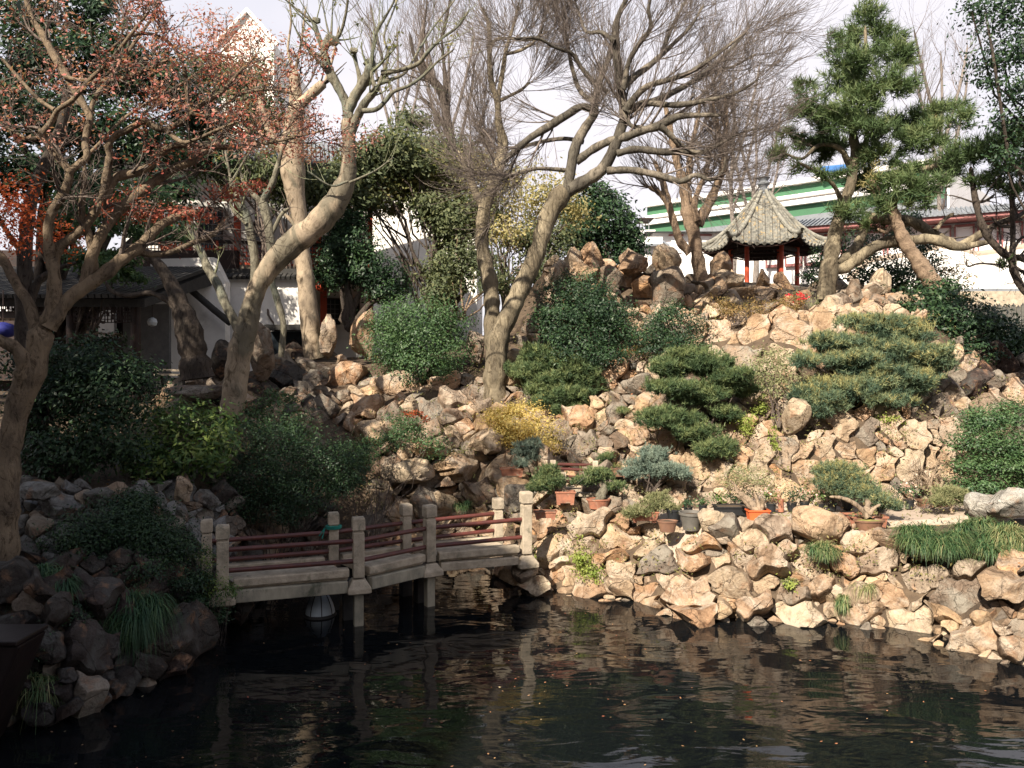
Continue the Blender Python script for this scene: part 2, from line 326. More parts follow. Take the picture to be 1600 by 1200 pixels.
# ------------------------------------------------------------------ terrain: profiles (v, Y) seen in the photo, turned into a height field
PROF = {
 -500: [(1090,7.3),(960,7.6),(890,8.2),(870,9.2),(760,10),(740,11),(610,15),(585,24)],
 80:   [(1125,7.3),(1000,7.6),(900,7.9),(880,9.0),(770,9.8),(745,11),(620,15),(590,24)],
 230:  [(1065,8.2),(950,8.6),(880,8.9),(862,9.6),(765,10),(742,11),(605,15),(585,24)],
 350:  [(950,10.7),(880,10.9),(800,11.3),(710,12.2),(625,13.5),(592,15),(572,24)],
 450:  [(895,12.5),(850,12.7),(800,13),(660,14.5),(600,16),(562,17),(552,24)],
 560:  [(884,12.95),(780,13.6),(705,14),(602,16),(562,17),(548,24)],
 650:  [(878,13.2),(780,13.6),(705,14),(640,15),(590,16),(560,17),(545,24)],
 760:  [(880,13.1),(790,13.3),(705,13.8),(640,15),(592,16),(542,18),(518,24)],
 800:  [(905,12.1),(860,12.3),(790,12.8),(715,13.7),(640,15),(580,16.2),(500,18),(470,20),(480,24)],
 860:  [(920,11.6),(850,11.8),(795,12.2),(742,13.5),(640,15),(560,16.5),(480,18),(410,19.5),(440,24)],
 950:  [(932,11.2),(850,11.5),(795,12),(762,13),(700,13.5),(640,14.5),(560,16),(500,17.5),(410,19),(440,23)],
 1100: [(968,10.2),(880,10.7),(812,11.1),(790,12.4),(720,12.8),(650,13.5),(580,14.5),(500,16),(482,18),(430,19.5),(430,24)],
 1250: [(966,10.25),(870,10.5),(805,11.0),(792,12.2),(690,12.5),(650,13.2),(600,13.6),(570,14.2),(488,14.8),(472,17),(445,22),(438,26)],
 1400: [(982,9.85),(900,10.2),(862,10.4),(822,10.6),(800,11.5),(785,12.3),(700,12.6),(640,12.9),(560,14),(485,15),(455,17),(442,22)],
 1600: [(1032,8.8),(960,9.0),(882,9.2),(852,9.9),(790,11.2),(775,12.5),(650,13.8),(570,15),(540,17),(525,22)],
 2200: [(1032,8.8),(960,9.0),(882,9.2),(852,9.9),(790,11.2),(775,12.5),(650,13.8),(570,15),(540,17),(525,22)],
}
YG = np.concatenate([np.arange(5.5, 26, .04), np.arange(26, 70, 1.0)])
UK = sorted(PROF); ZK = []
for u in UK:
    ys = [p[1] for p in PROF[u]]; zs = [EYE - (p[0] - HZ) / F * p[1] for p in PROF[u]]
    ys = [5.5, ys[0] - .5] + ys + [70]; zs = [-.8, -.7] + zs + [zs[-1]]
    ZK.append(np.interp(YG, ys, zs))
ZK = np.array(ZK)
for i in range(len(ZK)):     # soften the profile slightly
    k = np.ones(5) / 5; ZK[i, 2:-2] = np.convolve(ZK[i], k, 'valid')
def zcol(u):
    u = min(max(u, UK[0]), UK[-1] - 1e-3); i = np.searchsorted(UK, u, 'right') - 1; t = (u - UK[i]) / (UK[i + 1] - UK[i])
    t = t * t * (3 - 2 * t) * .5 + t * .5
    return ZK[i] * (1 - t) + ZK[i + 1] * t
def zt(x, y):
    y = max(y, 5.5); return float(np.interp(y, YG, zcol(800 + F * x / y)))
def hit(u, v, dflt=30.0):
    z = zcol(u); ray = EYE - (v - HZ) / F * YG; k = np.nonzero(ray <= z)[0]
    if len(k) == 0: return P(u, v, dflt)
    return P(u, v, YG[k[0]])
def hitY(u, v): return hit(u, v)[1]
def tn(p):
    e = .35; x, y = p[0], p[1]
    return nrm(np.array([-(zt(x + e, y) - zt(x - e, y)) / (2 * e), -(zt(x, y + e) - zt(x, y - e)) / (2 * e), 1.0]))

us = np.arange(-500, 2201, 12); ygi = np.concatenate([np.arange(0, 512, 4), np.arange(512, len(YG), 2)])
V = []
for u in us:
    z = zcol(u)[ygi]; y = YG[ygi]; V.append(np.stack([(u - 800) / F * y, y, z - .10], 1))
V = np.array(V); nu, ny = V.shape[:2]; VV = V.reshape(-1, 3)
VV[:, 2] += .05 * sn(VV, 2.2) * (VV[:, 2] > .1)
I = np.arange(nu * ny).reshape(nu, ny)
Fq = np.stack([I[:-1, :-1], I[1:, :-1], I[1:, 1:], I[:-1, 1:]], -1).reshape(-1, 4)
tag(fm('ground', VV, Fq, M['soil'], smooth=True), kind='structure')
m_ = MB(); m_.add([(-260, 18, 2.9), (260, 18, 2.9), (260, 260, 2.9), (-260, 260, 2.9)], [(0, 1, 2, 3)])
tag(m_.build('far_ground', M['soil']), kind='structure')
m_ = MB(); m_.add([(-40, 2.2, 0), (40, 2.2, 0), (40, 16.5, 0), (-40, 16.5, 0)], [(0, 1, 2, 3)])
tag(m_.build('water', M['water'], org=(0, 0, 0)), kind='structure')
m_ = MB(); m_.box((0, -4.0, .3), (40, 12.3, 2.6)); tag(m_.build('viewing_terrace', M['concrete']), kind='structure')
# path on the terrace behind the front bank
V = []; us = np.arange(1030, 1640, 8); ys = np.arange(10.9, 12.35, .1)
for u in us:
    for y in ys: V.append(((u - 800) / F * y, y, float(np.interp(y, YG, zcol(u))) - .035 - (.4 if y < ys[0] + .02 else 0)))
I = np.arange(len(us) * len(ys)).reshape(len(us), len(ys)); Fq = np.stack([I[:-1, :-1], I[1:, :-1], I[1:, 1:], I[:-1, 1:]], -1).reshape(-1, 4)
tag(fm('path', V, Fq, M['path'], smooth=True), kind='structure')

# ------------------------------------------------------------------ stones
def clip(poly, nx, ny, d):            # keep nx*x+ny*y<=d
    out = []
    for i in range(len(poly)):
        a, b = poly[i], poly[(i + 1) % len(poly)]; da = nx * a[0] + ny * a[1] - d; db = nx * b[0] + ny * b[1] - d
        if da <= 0: out.append(a)
        if (da < 0) != (db < 0) and abs(da - db) > 1e-9:
            t = da / (da - db); out.append((a[0] + (b[0] - a[0]) * t, a[1] + (b[1] - a[1]) * t))
    return out
def inside(p, poly):
    x, y = p; c = False
    for i in range(len(poly)):
        (x1, y1), (x2, y2) = poly[i], poly[i - 1]
        if (y1 > y) != (y2 > y) and x < (x2 - x1) * (y - y1) / (y2 - y1) + x1: c = not c
    return c
def cell_stone(name, poly, parent, mat, r, thick, off, back, seg=22, tiltr=.25, yfix=None, facet=1.15):
    cx, cy = np.mean([p[0] for p in poly]), np.mean([p[1] for p in poly])
    Ph = hit(cx, cy) if yfix is None else P(cx, cy, yfix)
    Y = Ph[1]
    if Y > 24: return None
    d = nrm(Ph - (0, 0, EYE)); n = nrm(tn(Ph) * .35 - d * .85 + rng.normal(size=3) * tiltr)
    while n @ -d < .5: n = nrm(n - d * .6)
    c0 = Ph + n * off; px = Y / F; Rw = r * px
    th = np.linspace(0, 2 * math.pi, seg, endpoint=False) + rng.uniform(0, .3); rad = np.zeros(seg)
    for k, a in enumerate(th):
        ca, sa = math.cos(a), math.sin(a); best = 1e9
        for i in range(len(poly)):
            x1, y1 = poly[i][0] - cx, poly[i][1] - cy; x2, y2 = poly[(i + 1) % len(poly)][0] - cx, poly[(i + 1) % len(poly)][1] - cy
            den = ca * (y2 - y1) - sa * (x2 - x1)
            if abs(den) < 1e-9: continue
            t = (x1 * (y2 - y1) - y1 * (x2 - x1)) / den
            if t > 0: 
                s = (x1 * sa - y1 * ca) / den
                if -1e-6 <= s <= 1 + 1e-6 or True:
                    best = min(best, t)
        rad[k] = best
    rad = np.clip(rad, r * .15, r * 2.3); rm = np.median(rad); rad = np.minimum(rad, rm * 1.75)
    rad *= (1.0 + rng.normal(size=seg) * .035) * rng.uniform(.95, 1.07)
    rings = [(.96, -back), (1.0, 0.0), (.985, .6), (.94, .95), (.84, 1), (.64, 1), (.42, 1), (.20, 1), (0.02, 1)]
    pl = []
    for _ in range(4):
        a_ = rng.uniform(0, 6.28); g_ = rng.uniform(.1, facet); pl.append((math.cos(a_) * g_, math.sin(a_) * g_, rng.uniform(.8, 1.25)))
    Vs = []
    for t, hh in rings:
        lx = t * np.cos(th) * rad / rm; ly = t * np.sin(th) * rad / rm
        uu = cx + t * rad * np.cos(th); vv = cy + t * rad * np.sin(th)
        uu, vv = uu + 6.5 * np.sin(vv * .085 + uu * .03) + 3.5 * np.sin(vv * .19 - uu * .06 + 1), vv + 5.0 * np.sin(uu * .075 + 2) + 3.0 * np.sin(uu * .17 + vv * .05)
        D = np.stack([(uu - 800) / F, np.ones(seg), -(vv - HZ) / F], 1)
        den_ = D @ n; lam = ((c0 - (0, 0, EYE)) @ n) / np.where(np.abs(den_) < .05, -.05, den_); lam = np.clip(lam, Y - 3.5 * Rw, Y + 3.5 * Rw); B = np.array([0, 0, EYE]) + D * lam[:, None]
        if hh < 0: B = B * 1.0 - n * back; Vs.append(B); continue
        h = np.min([c + a * lx + b_ * ly for a, b_, c in pl], 0); h = np.clip(h, .08, 1.3) * thick * hh
        Vs.append(B + n * h[:, None])
    Vs = np.concatenate(Vs); o = Vs.mean(0)
    q = Vs - o + rng.uniform(-9, 9, 3)
    dsp = sn(q, 1.6 / max(Rw, .05), 0) * .05 * Rw + np.abs(sn(q, 4.0 / max(Rw, .05), 9)) * .07 * Rw + np.abs(sn(q, 9 / max(Rw, .05), 18)) * .025 * Rw
    Vs[seg:] += n * dsp[seg:, None] + nrm(Vs[seg:] - o) * (dsp[seg:, None] * .5)
    nr = len(rings); I = np.arange(nr * seg).reshape(nr, seg)
    Fq = np.stack([I[:-1], np.roll(I[:-1], -1, 1), np.roll(I[1:], -1, 1), I[1:]], -1).reshape(-1, 4)
    return fm(name, Vs, Fq, mat, parent, smooth=True, org=o, sharp=13)
def rockwork(label, cat_name, poly, seeds, rfill, mats, thick, offs, back=.25, ax=1.3, name='rockery', maxn=300, tilt=.3, blocky=.15, facet=1.15):
    """power-diagram packing of stones inside a region; every stone is a part"""
    us_ = [p[0] for p in poly]; vs_ = [p[1] for p in poly]
    sd = [(u / ax, v, r) for u, v, r in seeds]
    tries = 0
    while tries < 14000 and len(sd) < maxn:
        tries += 1
        u, v = rng.uniform(min(us_), max(us_)), rng.uniform(min(vs_), max(vs_)); r = (rfill[0] + (rfill[1] - rfill[0]) * rng.uniform(0, 1) ** 1.6 * 1.25) * (1.0 if tries < 5000 else .72 if tries < 10000 else .5)
        if not inside((u, v), poly): continue
        if all((u / ax - a) ** 2 + (v - b) ** 2 > ((r + c) * .80) ** 2 for a, b, c in sd): sd.append((u / ax, v, r))
    nreal = len(sd)
    for i in range(len(poly)):                                   # silent neighbours outside the outline keep the edge stones inside it
        (x1, y1), (x2, y2) = poly[i], poly[(i + 1) % len(poly)]; Ln = math.hypot(x2 - x1, y2 - y1); k_ = max(1, int(Ln / 16))
        for j in range(k_):
            q_ = ((j + .5) / k_); mx_, my_ = x1 + (x2 - x1) * q_, y1 + (y2 - y1) * q_; nx_, ny_ = (y2 - y1) / Ln, -(x2 - x1) / Ln
            if inside((mx_ + nx_ * 4, my_ + ny_ * 4), poly): nx_, ny_ = -nx_, -ny_
            sd.append(((mx_ + nx_ * 11) / ax, my_ + ny_ * 11, 8))
    A = np.array(sd)
    o = thing(name, label, cat_name, hit(np.mean(us_), max(vs_) - 5))
    for i, (x, y, r) in enumerate(sd[:nreal]):
        k = 2.1; poly_ = [(x - r * k, y - r * k), (x + r * k, y - r * k), (x + r * k, y + r * k), (x - r * k, y + r * k)]
        D = np.hypot(A[:, 0] - x, A[:, 1] - y); 
        for j in np.argsort(D)[1:26]:
            xj, yj, rj = A[j]; dx, dy = xj - x, yj - y; dd = math.hypot(dx, dy)
            if dd > 4.5 * max(r, rj) or dd < 1e-6: continue
            nx, ny_ = dx / dd, dy / dd; m = (dd * dd + r * r - rj * rj) / (2 * dd); m = min(max(m, .25 * dd), .75 * dd)
            px_, py_ = x + nx * (m - .5), y + ny_ * (m - .5)
            if blocky:
                an = math.atan2(ny_, nx); sa_ = round(an / (math.pi / 2)) * math.pi / 2; an = an + (sa_ - an) * blocky; nx, ny_ = math.cos(an), math.sin(an)
            poly_ = clip(poly_, nx, ny_, px_ * nx + py_ * ny_)
            if len(poly_) < 3: break
        if len(poly_) < 3: continue
        pp = [(a * ax, b) for a, b in poly_]
        Yc = hitY(x * ax, y); px = Yc / F
        off = rng.uniform(*offs) 
        cell_stone('stone', pp, o, mats[rng.integers(len(mats))], r, thick * r * px * rng.uniform(.6, 1.4), off, back, seg=28, tiltr=tilt, facet=facet)
    return o

_ico = None
def ico(sub=3):
    global _ico
    if _ico is None:
        import bmesh
        bm = bmesh.new(); bmesh.ops.create_icosphere(bm, subdivisions=sub + 1, radius=1)
        _ico = (np.array([v.co[:] for v in bm.verts]), np.array([[v.index for v in f.verts] for f in bm.faces])); bm.free()
    return _ico
def blob(name, u, v, w, h, mat, parent=None, Y=None, dep=.8, rough=1.0, holes=0, cuts=15, label=None, cat=None, group=None, push=.0, boxy=.0):
    if Y is None: Y = hitY(u, v)
    V0, Fc = ico(); Vs = V0.copy()
    if boxy: Vs = Vs / (np.abs(Vs) ** 4).sum(1, keepdims=True) ** (.25 * boxy)
    for _ in range(cuts):
        n = nrm(rng.normal(size=3)); d = rng.uniform(.55, .88); s = Vs @ n; Vs = Vs - np.maximum(s - d, 0)[:, None] * n
    q = V0 + rng.uniform(-9, 9, 3)
    f = 1 + rough * (.16 * sn(q, 2.4, 0) - .14 * np.abs(sn(q, 4.6, 9)) + .05 * sn(q, 11, 18))
    if holes: f -= holes * .55 * np.clip(sn(q, 3.4, 25, 5) - .28, 0, 1)
    Vs = Vs * f[:, None]
    Vs /= np.abs(Vs).max(0)
    px = Y / F; c = P(u, v, Y + push)
    Vs = Vs * (w / 2 * px, dep * (w + h) / 4 * px, h / 2 * px) + c
    o = fm(name, Vs, Fc, mat, parent, smooth=True, org=c - (0, 0, h / 2 * px), sharp=38)
    if label: tag(o, label, cat, group)
    return o

# ------------------------------------------------------------------ tubes, trees, leaves
def tubes(Pl, Rd, sides=5):
    """Pl (N,K,3) polylines, Rd (N,K) radii -> V,F"""
    N, K = Pl.shape[:2]; T = np.gradient(Pl, axis=1); T = nrm(T)
    mt = T.mean(1); ref = np.where(np.abs(mt[:, 2:3]) < .7, np.array([[0, 0, 1.]]), np.array([[1., .2, 0]]))
    A = nrm(np.cross(T, ref[:, None, :])); B = np.cross(T, A)
    a = np.linspace(0, 2 * math.pi, sides, endpoint=False)
    V = Pl[:, :, None] + (A[:, :, None] * np.cos(a)[None, None, :, None] + B[:, :, None] * np.sin(a)[None, None, :, None]) * Rd[:, :, None, None]
    I = np.arange(N * K * sides).reshape(N, K, sides)
    Fq = np.stack([I[:, :-1], np.roll(I[:, :-1], -1, 2), np.roll(I[:, 1:], -1, 2), I[:, 1:]], -1).reshape(-1, 4)
    return V.reshape(-1, 3), Fq
def catmull(p, K):
    p = np.array(p, float); q = np.vstack([2 * p[0] - p[1], p, 2 * p[-1] - p[-2]]); n = len(p) - 1
    d = np.concatenate([[0], np.cumsum(np.linalg.norm(np.diff(p[:, :3], axis=0), axis=1))]); s = np.linspace(0, d[-1], K)
    t = np.interp(s, d, np.arange(n + 1)); i = np.minimum(t.astype(int), n - 1); f = (t - i)[:, None]
    a, b_, c, e = q[i], q[i + 1], q[i + 2], q[i + 3]
    return .5 * (2 * b_ + (c - a) * f + (2 * a - 5 * b_ + 4 * c - e) * f ** 2 + (3 * b_ - a - 3 * c + e) * f ** 3)
def limb3(pts, Y0, Y1=None):
    """pts [(u,v,r)], depth running from Y0 to Y1 -> (K,4) world x,y,z,r"""
    Y1 = Y0 if Y1 is None else Y1; n = len(pts); out = []
    for i, (u, v, r) in enumerate(pts):
        Y = Y0 + (Y1 - Y0) * (i / (n - 1)) ** 1.2; p = P(u, v, Y); out.append((*p, r * Y / F))
    return catmull(out, max(8, n * 4))
def limb_obj(name, L4, mat, parent, sides=12, knob=.06):
    L4 = L4.copy(); L4[:, 3] = np.maximum(L4[:, 3], .004)
    K = len(L4); s = np.arange(K)
    r = L4[:, 3] * (1 + knob * np.sin(s * 1.7 + rng.uniform(0, 6)) + knob * .6 * rng.normal(size=K))
    r[-1] *= .35
    Pl = L4[None, :, :3]; V, Fq = tubes(Pl, r[None], sides)
    V = V + nrm(V - np.repeat(Pl[0], sides, 0)) * (sn(V, 9, 3) * .10 * np.repeat(r, sides))[:, None]
    return fm(name, V, Fq, mat, parent, smooth=True)
def res(L4, K=16):
    t = np.linspace(0, len(L4) - 1, K); i = np.minimum(t.astype(int), len(L4) - 2); f = (t - i)[:, None]
    return L4[i] * (1 - f) + L4[i + 1] * f
def grow(Pl, Rd, m, t0, t1, ang, length, K, up=.08, wig=.12, rk=.55, out=None, flat=1.0):
    N, K0 = Pl.shape[:2]; idx = np.repeat(np.arange(N), m); n = len(idx)
    t = rng.uniform(t0, t1, n) * (K0 - 1); i = np.minimum(t.astype(int), K0 - 2); f = (t - i)[:, None]
    p0 = Pl[idx, i] * (1 - f) + Pl[idx, i + 1] * f; tg = nrm(Pl[idx, i + 1] - Pl[idx, i])
    r0 = (Rd[idx, i] * (1 - f[:, 0]) + Rd[idx, i + 1] * f[:, 0]) * rk * rng.uniform(.7, 1.1, n)
    pr = nrm(np.cross(tg, rng.normal(size=(n, 3)))); a = (ang + rng.normal(size=n) * .18)[:, None]
    d = nrm(tg * np.cos(a) + pr * np.sin(a)); L_ = length * rng.uniform(.6, 1.3, n) * (1.15 - .5 * t / K0)
    out_ = np.zeros((n, K, 3)); p = p0.copy(); cv = rng.normal(size=(n, 3)) * wig
    for k in range(K):
        out_[:, k] = p; p = p + d * (L_ / (K - 1))[:, None]
        d = d + cv + rng.normal(size=(n, 3)) * wig; d[:, 2] += up; d[:, 1] *= flat; d = nrm(d)
    rr = r0[:, None] * np.linspace(1, .25, K)[None]
    return out_, rr
def leaves(name, C, size, mat, parent, bias=(0, -.3, .8), spread=.7, asp=.42, tint=None, kind='stuff', jit=.35, droop=0):
    n = len(C); b_ = np.array(bias, float); nn = nrm((b_ if b_.ndim == 2 else b_[None]) + rng.normal(size=(n, 3)) * spread)
    t = nrm(np.cross(nn, rng.normal(size=(n, 3)))); 
    if droop: t = nrm(t - np.array([[0, 0, droop]]))
    bb = np.cross(nn, t); s = (size * rng.uniform(1 - jit, 1 + jit, n))[:, None]
    V = np.stack([C - t * s * .5, C + bb * s * asp * .5 - nn * s * .08, C + t * s * .5 - nn * s * .1, C - bb * s * asp * .5 - nn * s * .08], 1).reshape(-1, 3)
    Fq = np.arange(4 * n).reshape(n, 4)
    tt = rng.uniform(0, 1, n) if tint is None else np.clip(tint + rng.normal(size=n) * .16, 0, 1)
    o = fm(name, V, Fq, mat, parent, tint=np.repeat(tt, 4))
    if kind: o['kind'] = kind
    return o
def pads_pts(pads, n, cl=14, rc=.30, hollow=.45, gap=0.0):
    """pads (u,v,w,h,Y[,depth metres]) -> leaf centres, outward normals, tint; clumped inside ellipsoids"""
    area = np.array([(p[2] * p[3] * (p[4] / F) ** 2) for p in pads]); cnt = np.maximum((n * area / area.sum()).astype(int), 20)
    Cs, Ns, Ts = [], [], []
    for p, c in zip(pads, cnt):
        u, v, w, h, Y = p[:5]; px = Y / F; a, cc = w / 2 * px, h / 2 * px; b_ = p[5] / 2 if len(p) > 5 else max(a * .75, cc)
        nc = max(int(c / cl), 3); dirs = nrm(rng.normal(size=(nc, 3))); rr = rng.uniform(hollow, 1.0, nc)[:, None]
        rr *= (1 + .45 * sn(dirs * 2 + u, 1.9)[:, None]); cen = dirs * rr * (a, b_, cc)
        k = np.repeat(np.arange(nc), cl); sc_ = min(a, cc) * rc + .02
        pt = cen[k] + rng.normal(size=(len(k), 3)) * sc_ * np.array([1.15, 1.15, .7])
        Cs.append(pt + P(u, v, Y)); Ns.append(nrm(pt / (a, b_, cc))); Ts.append(np.repeat(rng.uniform(.1, .9, nc), cl))
    return np.concatenate(Cs), np.concatenate(Ns), np.concatenate(Ts)
def stems(name, base, pads, mat, parent, r=.03, K=7, extra=3):
    Pl = []; Rd = []
    for p in pads:
        for j in range(extra):
            e = P(p[0] + rng.normal() * p[2] * .16, p[1] + p[3] * .12 + rng.normal() * p[3] * .08, p[4] + rng.normal() * .1)
            s = np.array(base) + rng.normal(size=3) * (.05, .05, 0); t = np.linspace(0, 1, K)[:, None]
            q = s * (1 - t) + e * t; q[:, 2] += np.sin(t[:, 0] * math.pi) * .1 * np.linalg.norm(e - s); q[1:-1] += rng.normal(size=(K - 2, 3)) * .03 * np.linalg.norm(e - s)
            Pl.append(q); Rd.append(np.linspace(r, r * .3, K) * rng.uniform(.5, 1))
    V, Fq = tubes(np.array(Pl), np.array(Rd), 6)
    return fm(name, V, Fq, mat, parent, smooth=True)
def bush(name, label, cat, pads, n, size, mat, base=None, stem='twig_dark', group=None, spread=.6, upb=.45, sr=.025, extra=3, hollow=.55, cl=26, rc=.21, asp=.45, part='foliage', stemn='stem'):
    if base is None:
        b0 = max(pads, key=lambda p: p[1] + p[3] / 2); base = P(b0[0], b0[1] + b0[3] * .5, b0[4]); base[2] = min(base[2], zt(base[0], base[1]) + .0)
    o = thing(name, label, cat, base, group)
    C, Nn, T = pads_pts(pads, n, cl=cl, hollow=hollow, rc=rc); T = np.clip(T + .15 * Nn[:, 2], 0, 1)  # tint follows the upward normal: lit tops and shaded undersides painted in
    wn = np.stack([sn(C, 2.6, k_, 5) for k_ in (0, 9, 18)], 1) * .30; C = C + wn * min(pads[0][2], 90) * pads[0][4] / F * .55
    ol = rng.random(len(C)) < .07; C[ol] += Nn[ol] * rng.uniform(0, .16, ol.sum())[:, None] * min(pads[0][4] / 12, 1.6) + np.array([0, 0, .03])
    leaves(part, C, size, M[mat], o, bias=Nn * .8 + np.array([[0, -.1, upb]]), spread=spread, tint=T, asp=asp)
    stems(stemn, base, pads, M[stem], o, sr, extra=extra)
    return o
def needles(name, pads, ntuft, ln, mat, parent, per=11, wd=.007, upb=.6, hollow=.35, rc=.25, cl=6, tintm=None, spread=.55):
    C, Nn, T = pads_pts(pads, ntuft, cl=cl, rc=rc, hollow=hollow)
    if tintm is not None: T = T * .6 + tintm * .4
    D = nrm(Nn * .5 + np.array([[0, -.1, upb]]) + rng.normal(size=C.shape) * .25); n = len(C); T = np.clip(T + .25 * Nn[:, 2], 0, 1)  # needle tint brightens upward, painting lit tops over dark undersides
    k = np.repeat(np.arange(n), per); d = nrm(D[k] + rng.normal(size=(len(k), 3)) * spread); s = ln * rng.uniform(.7, 1.2, len(k))[:, None]
    w = nrm(np.cross(d, rng.normal(size=d.shape))) * wd
    st = C[k] + D[k] * rng.uniform(-.4, .4, len(k))[:, None] * ln
    V = np.stack([st - w, st + w, st + d * s], 1).reshape(-1, 3)
    o = fm(name, V, np.arange(3 * len(k)).reshape(-1, 3), mat, parent, tint=np.repeat(np.clip(T[k] + rng.normal(size=len(k)) * .12, 0, 1), 3))
    o['kind'] = 'stuff'; return o
def grass(name, label, u, v, w, h, n, Y=None, ln=.42, cat='grass clump', mat='grass', arch=1.0, down=0, group=None, tint=None):
    Y = Y or hitY(u, v + h * .3); px = Y / F; c = P(u, v, Y)
    nc = max(3, int(w * h / 260)); cp_ = rng.uniform(0, 2 * math.pi, nc); cr = np.sqrt(rng.uniform(0, 1, nc)); ci = rng.integers(nc, size=n)
    ph = rng.uniform(0, 2 * math.pi, n); ph0 = cp_[ci]; rr = cr[ci]; csz = rng.uniform(.7, 1.15, nc)[ci]; ctint = rng.uniform(-.16, .2, nc)[ci]
    b0 = c + np.stack([np.cos(ph0) * rr * w * .44 * px + rng.normal(size=n) * .02, np.sin(ph0) * rr * w * .2 * px + rng.normal(size=n) * .02, (-.25 * h + (np.sin(ph0) * rr * .5) * h * .5) * px + rng.normal(size=n) * .01], 1)
    out = nrm(np.stack([np.cos(ph) + rng.normal(size=n) * .5, np.sin(ph) * .8 - .2 + rng.normal(size=n) * .4, np.zeros(n)], 1))
    K = 6; t = np.linspace(0, 1, K)[None, :, None]; L_ = (ln * csz * rng.uniform(.55, 1.15, n))[:, None, None]
    Pt = b0[:, None] + out[:, None] * (t * L_ * .70 * arch * rng.uniform(.35, 1.25, n)[:, None, None]) + np.array([0, 0, 1.])[None, None] * ((t * 1.3 - t * t * (.95 + down + rng.uniform(0, .75, n)[:, None, None])) * L_)
    wv = nrm(np.cross(out, np.array([0, 0, 1.])))[:, None] * (np.linspace(1, .1, K)[None, :, None] * .0065)
    Vv = np.stack([Pt - wv, Pt + wv], 2); I = np.arange(n * K * 2).reshape(n, K, 2)
    Fq = np.stack([I[:, :-1, 0], I[:, :-1, 1], I[:, 1:, 1], I[:, 1:, 0]], -1).reshape(-1, 4)
    tt = np.clip((rng.beta(1.6, 2.6, n) if tint is None else tint + rng.normal(size=n) * .2) + ctint, 0, 1)
    o = fm(name, Vv.reshape(-1, 3), Fq, M[mat], tint=np.repeat(tt, K * 2), org=c)
    return tag(o, label, cat, group)

# ------------------------------------------------------------------ rockeries and banks (every stone a part)
ST = [M['stone']] * 5 + [M['stone_dim']]; SD = [M['stone_dim']] * 3 + [M['stone'], M['stone_dark']]; SG = [M['stone_grey']] * 3 + [M['stone_dim']]; SK = [M['stone_dark']] * 6 + [M['stone_dim']]  # SK and SD mix in shade-darkened rock where stones lie in shadow
rockwork('rough tan stone embankment running along the water below the potted bonsai', 'embankment',
  [(778,925),(792,870),(835,812),(880,803),(960,806),(1000,822),(1110,826),(1140,812),(1230,816),(1330,816),(1335,835),(1420,842),(1480,882),(1640,884),(1640,1050),(1570,1040),(1440,1020),(1385,992),(1300,980),(1100,978),(1010,958),(930,945)],
  [(1203,880,30),(1262,880,22),(1316,880,25),(1366,880,28),(1437,905,28),(1503,930,32),(1562,917,30),(1575,892,24),(1509,883,28),(1137,911,30),(1190,911,17),(1237,930,24),(1175,945,21),(1250,958,28),
   (1350,927,21),(1390,933,22),(1425,973,30),(1472,955,22),(1519,1000,34),(1575,1010,24),(1344,961,26),(1284,920,18),(1115,955,18),(1125,822,28),(1209,833,22),(1175,845,21),(1225,858,17),(1347,848,24),(1381,845,22),(1156,864,17),
   (1119,867,15),(855,822,22),(870,855,25),(925,820,27),(917,845,23),(972,845,27),(1032,880,26),(1060,845,18),(1092,845,21),(1122,885,18),(1072,872,20),(1002,855,18),(827,872,17),(797,895,13),(860,905,20),(885,900,18),
   (930,915,21),(967,920,18),(1000,922,17),(1022,945,17),(1080,925,34),(1100,955,25),(945,872,18),(975,893,19)],
  (6, 20), ST, .62, (-.10, .20), back=.4, ax=1.6, name='embankment', maxn=270, tilt=.24, blocky=.5, facet=.9)
rockwork('tall sunlit rock wall of big tan blocks behind the potted plants', 'rock wall',
  [(975,788),(985,700),(1040,560),(1100,490),(1180,492),(1300,484),(1370,480),(1470,560),(1490,640),(1510,700),(1640,760),(1640,782)],
  [(1238,518,36),(1290,512,28),(1180,515,34),(1160,562,30),(1215,565,28),(1270,560,28),(1120,525,26),(1117,560,20),(1330,510,26),(1237,650,32),(1313,663,28),(1357,677,22),(1393,667,22),(1430,677,24),(1483,673,26),(1287,703,22),(1327,700,18),(1383,690,12),(1427,722,28),
   (1380,737,26),(1457,717,18),(1483,712,18),(1220,707,25),(1260,740,28),(1190,720,28),(1120,745,24),(1160,768,20),(1320,750,24),(1090,720,22),(1225,765,20),(1290,768,18)],
  (13, 31), ST, .30, (-.03, .07), back=.3, ax=.92, name='rock_wall', maxn=240, tilt=.07, blocky=.6, facet=.6)
rockwork('steep rockery hillside of tan and brown stones below the standing peaks', 'rockery',
  [(835,790),(800,700),(795,560),(850,470),(860,410),(1000,420),(1130,440),(1110,490),(1050,560),(1000,690),(985,800)],
  [(1010,450,24),(1040,440,26),(975,435,24),(940,425,22),(900,435,20),(1010,630,22),(985,680,24),(960,650,18),(1000,600,22),(920,690,22),(900,650,20)],
  (9, 25), ST[:4] + [M['stone_dim']] * 3, .7, (-.08, .25), back=.4, ax=1.0, name='rockery', maxn=260, tilt=.26, blocky=.5, facet=.9)
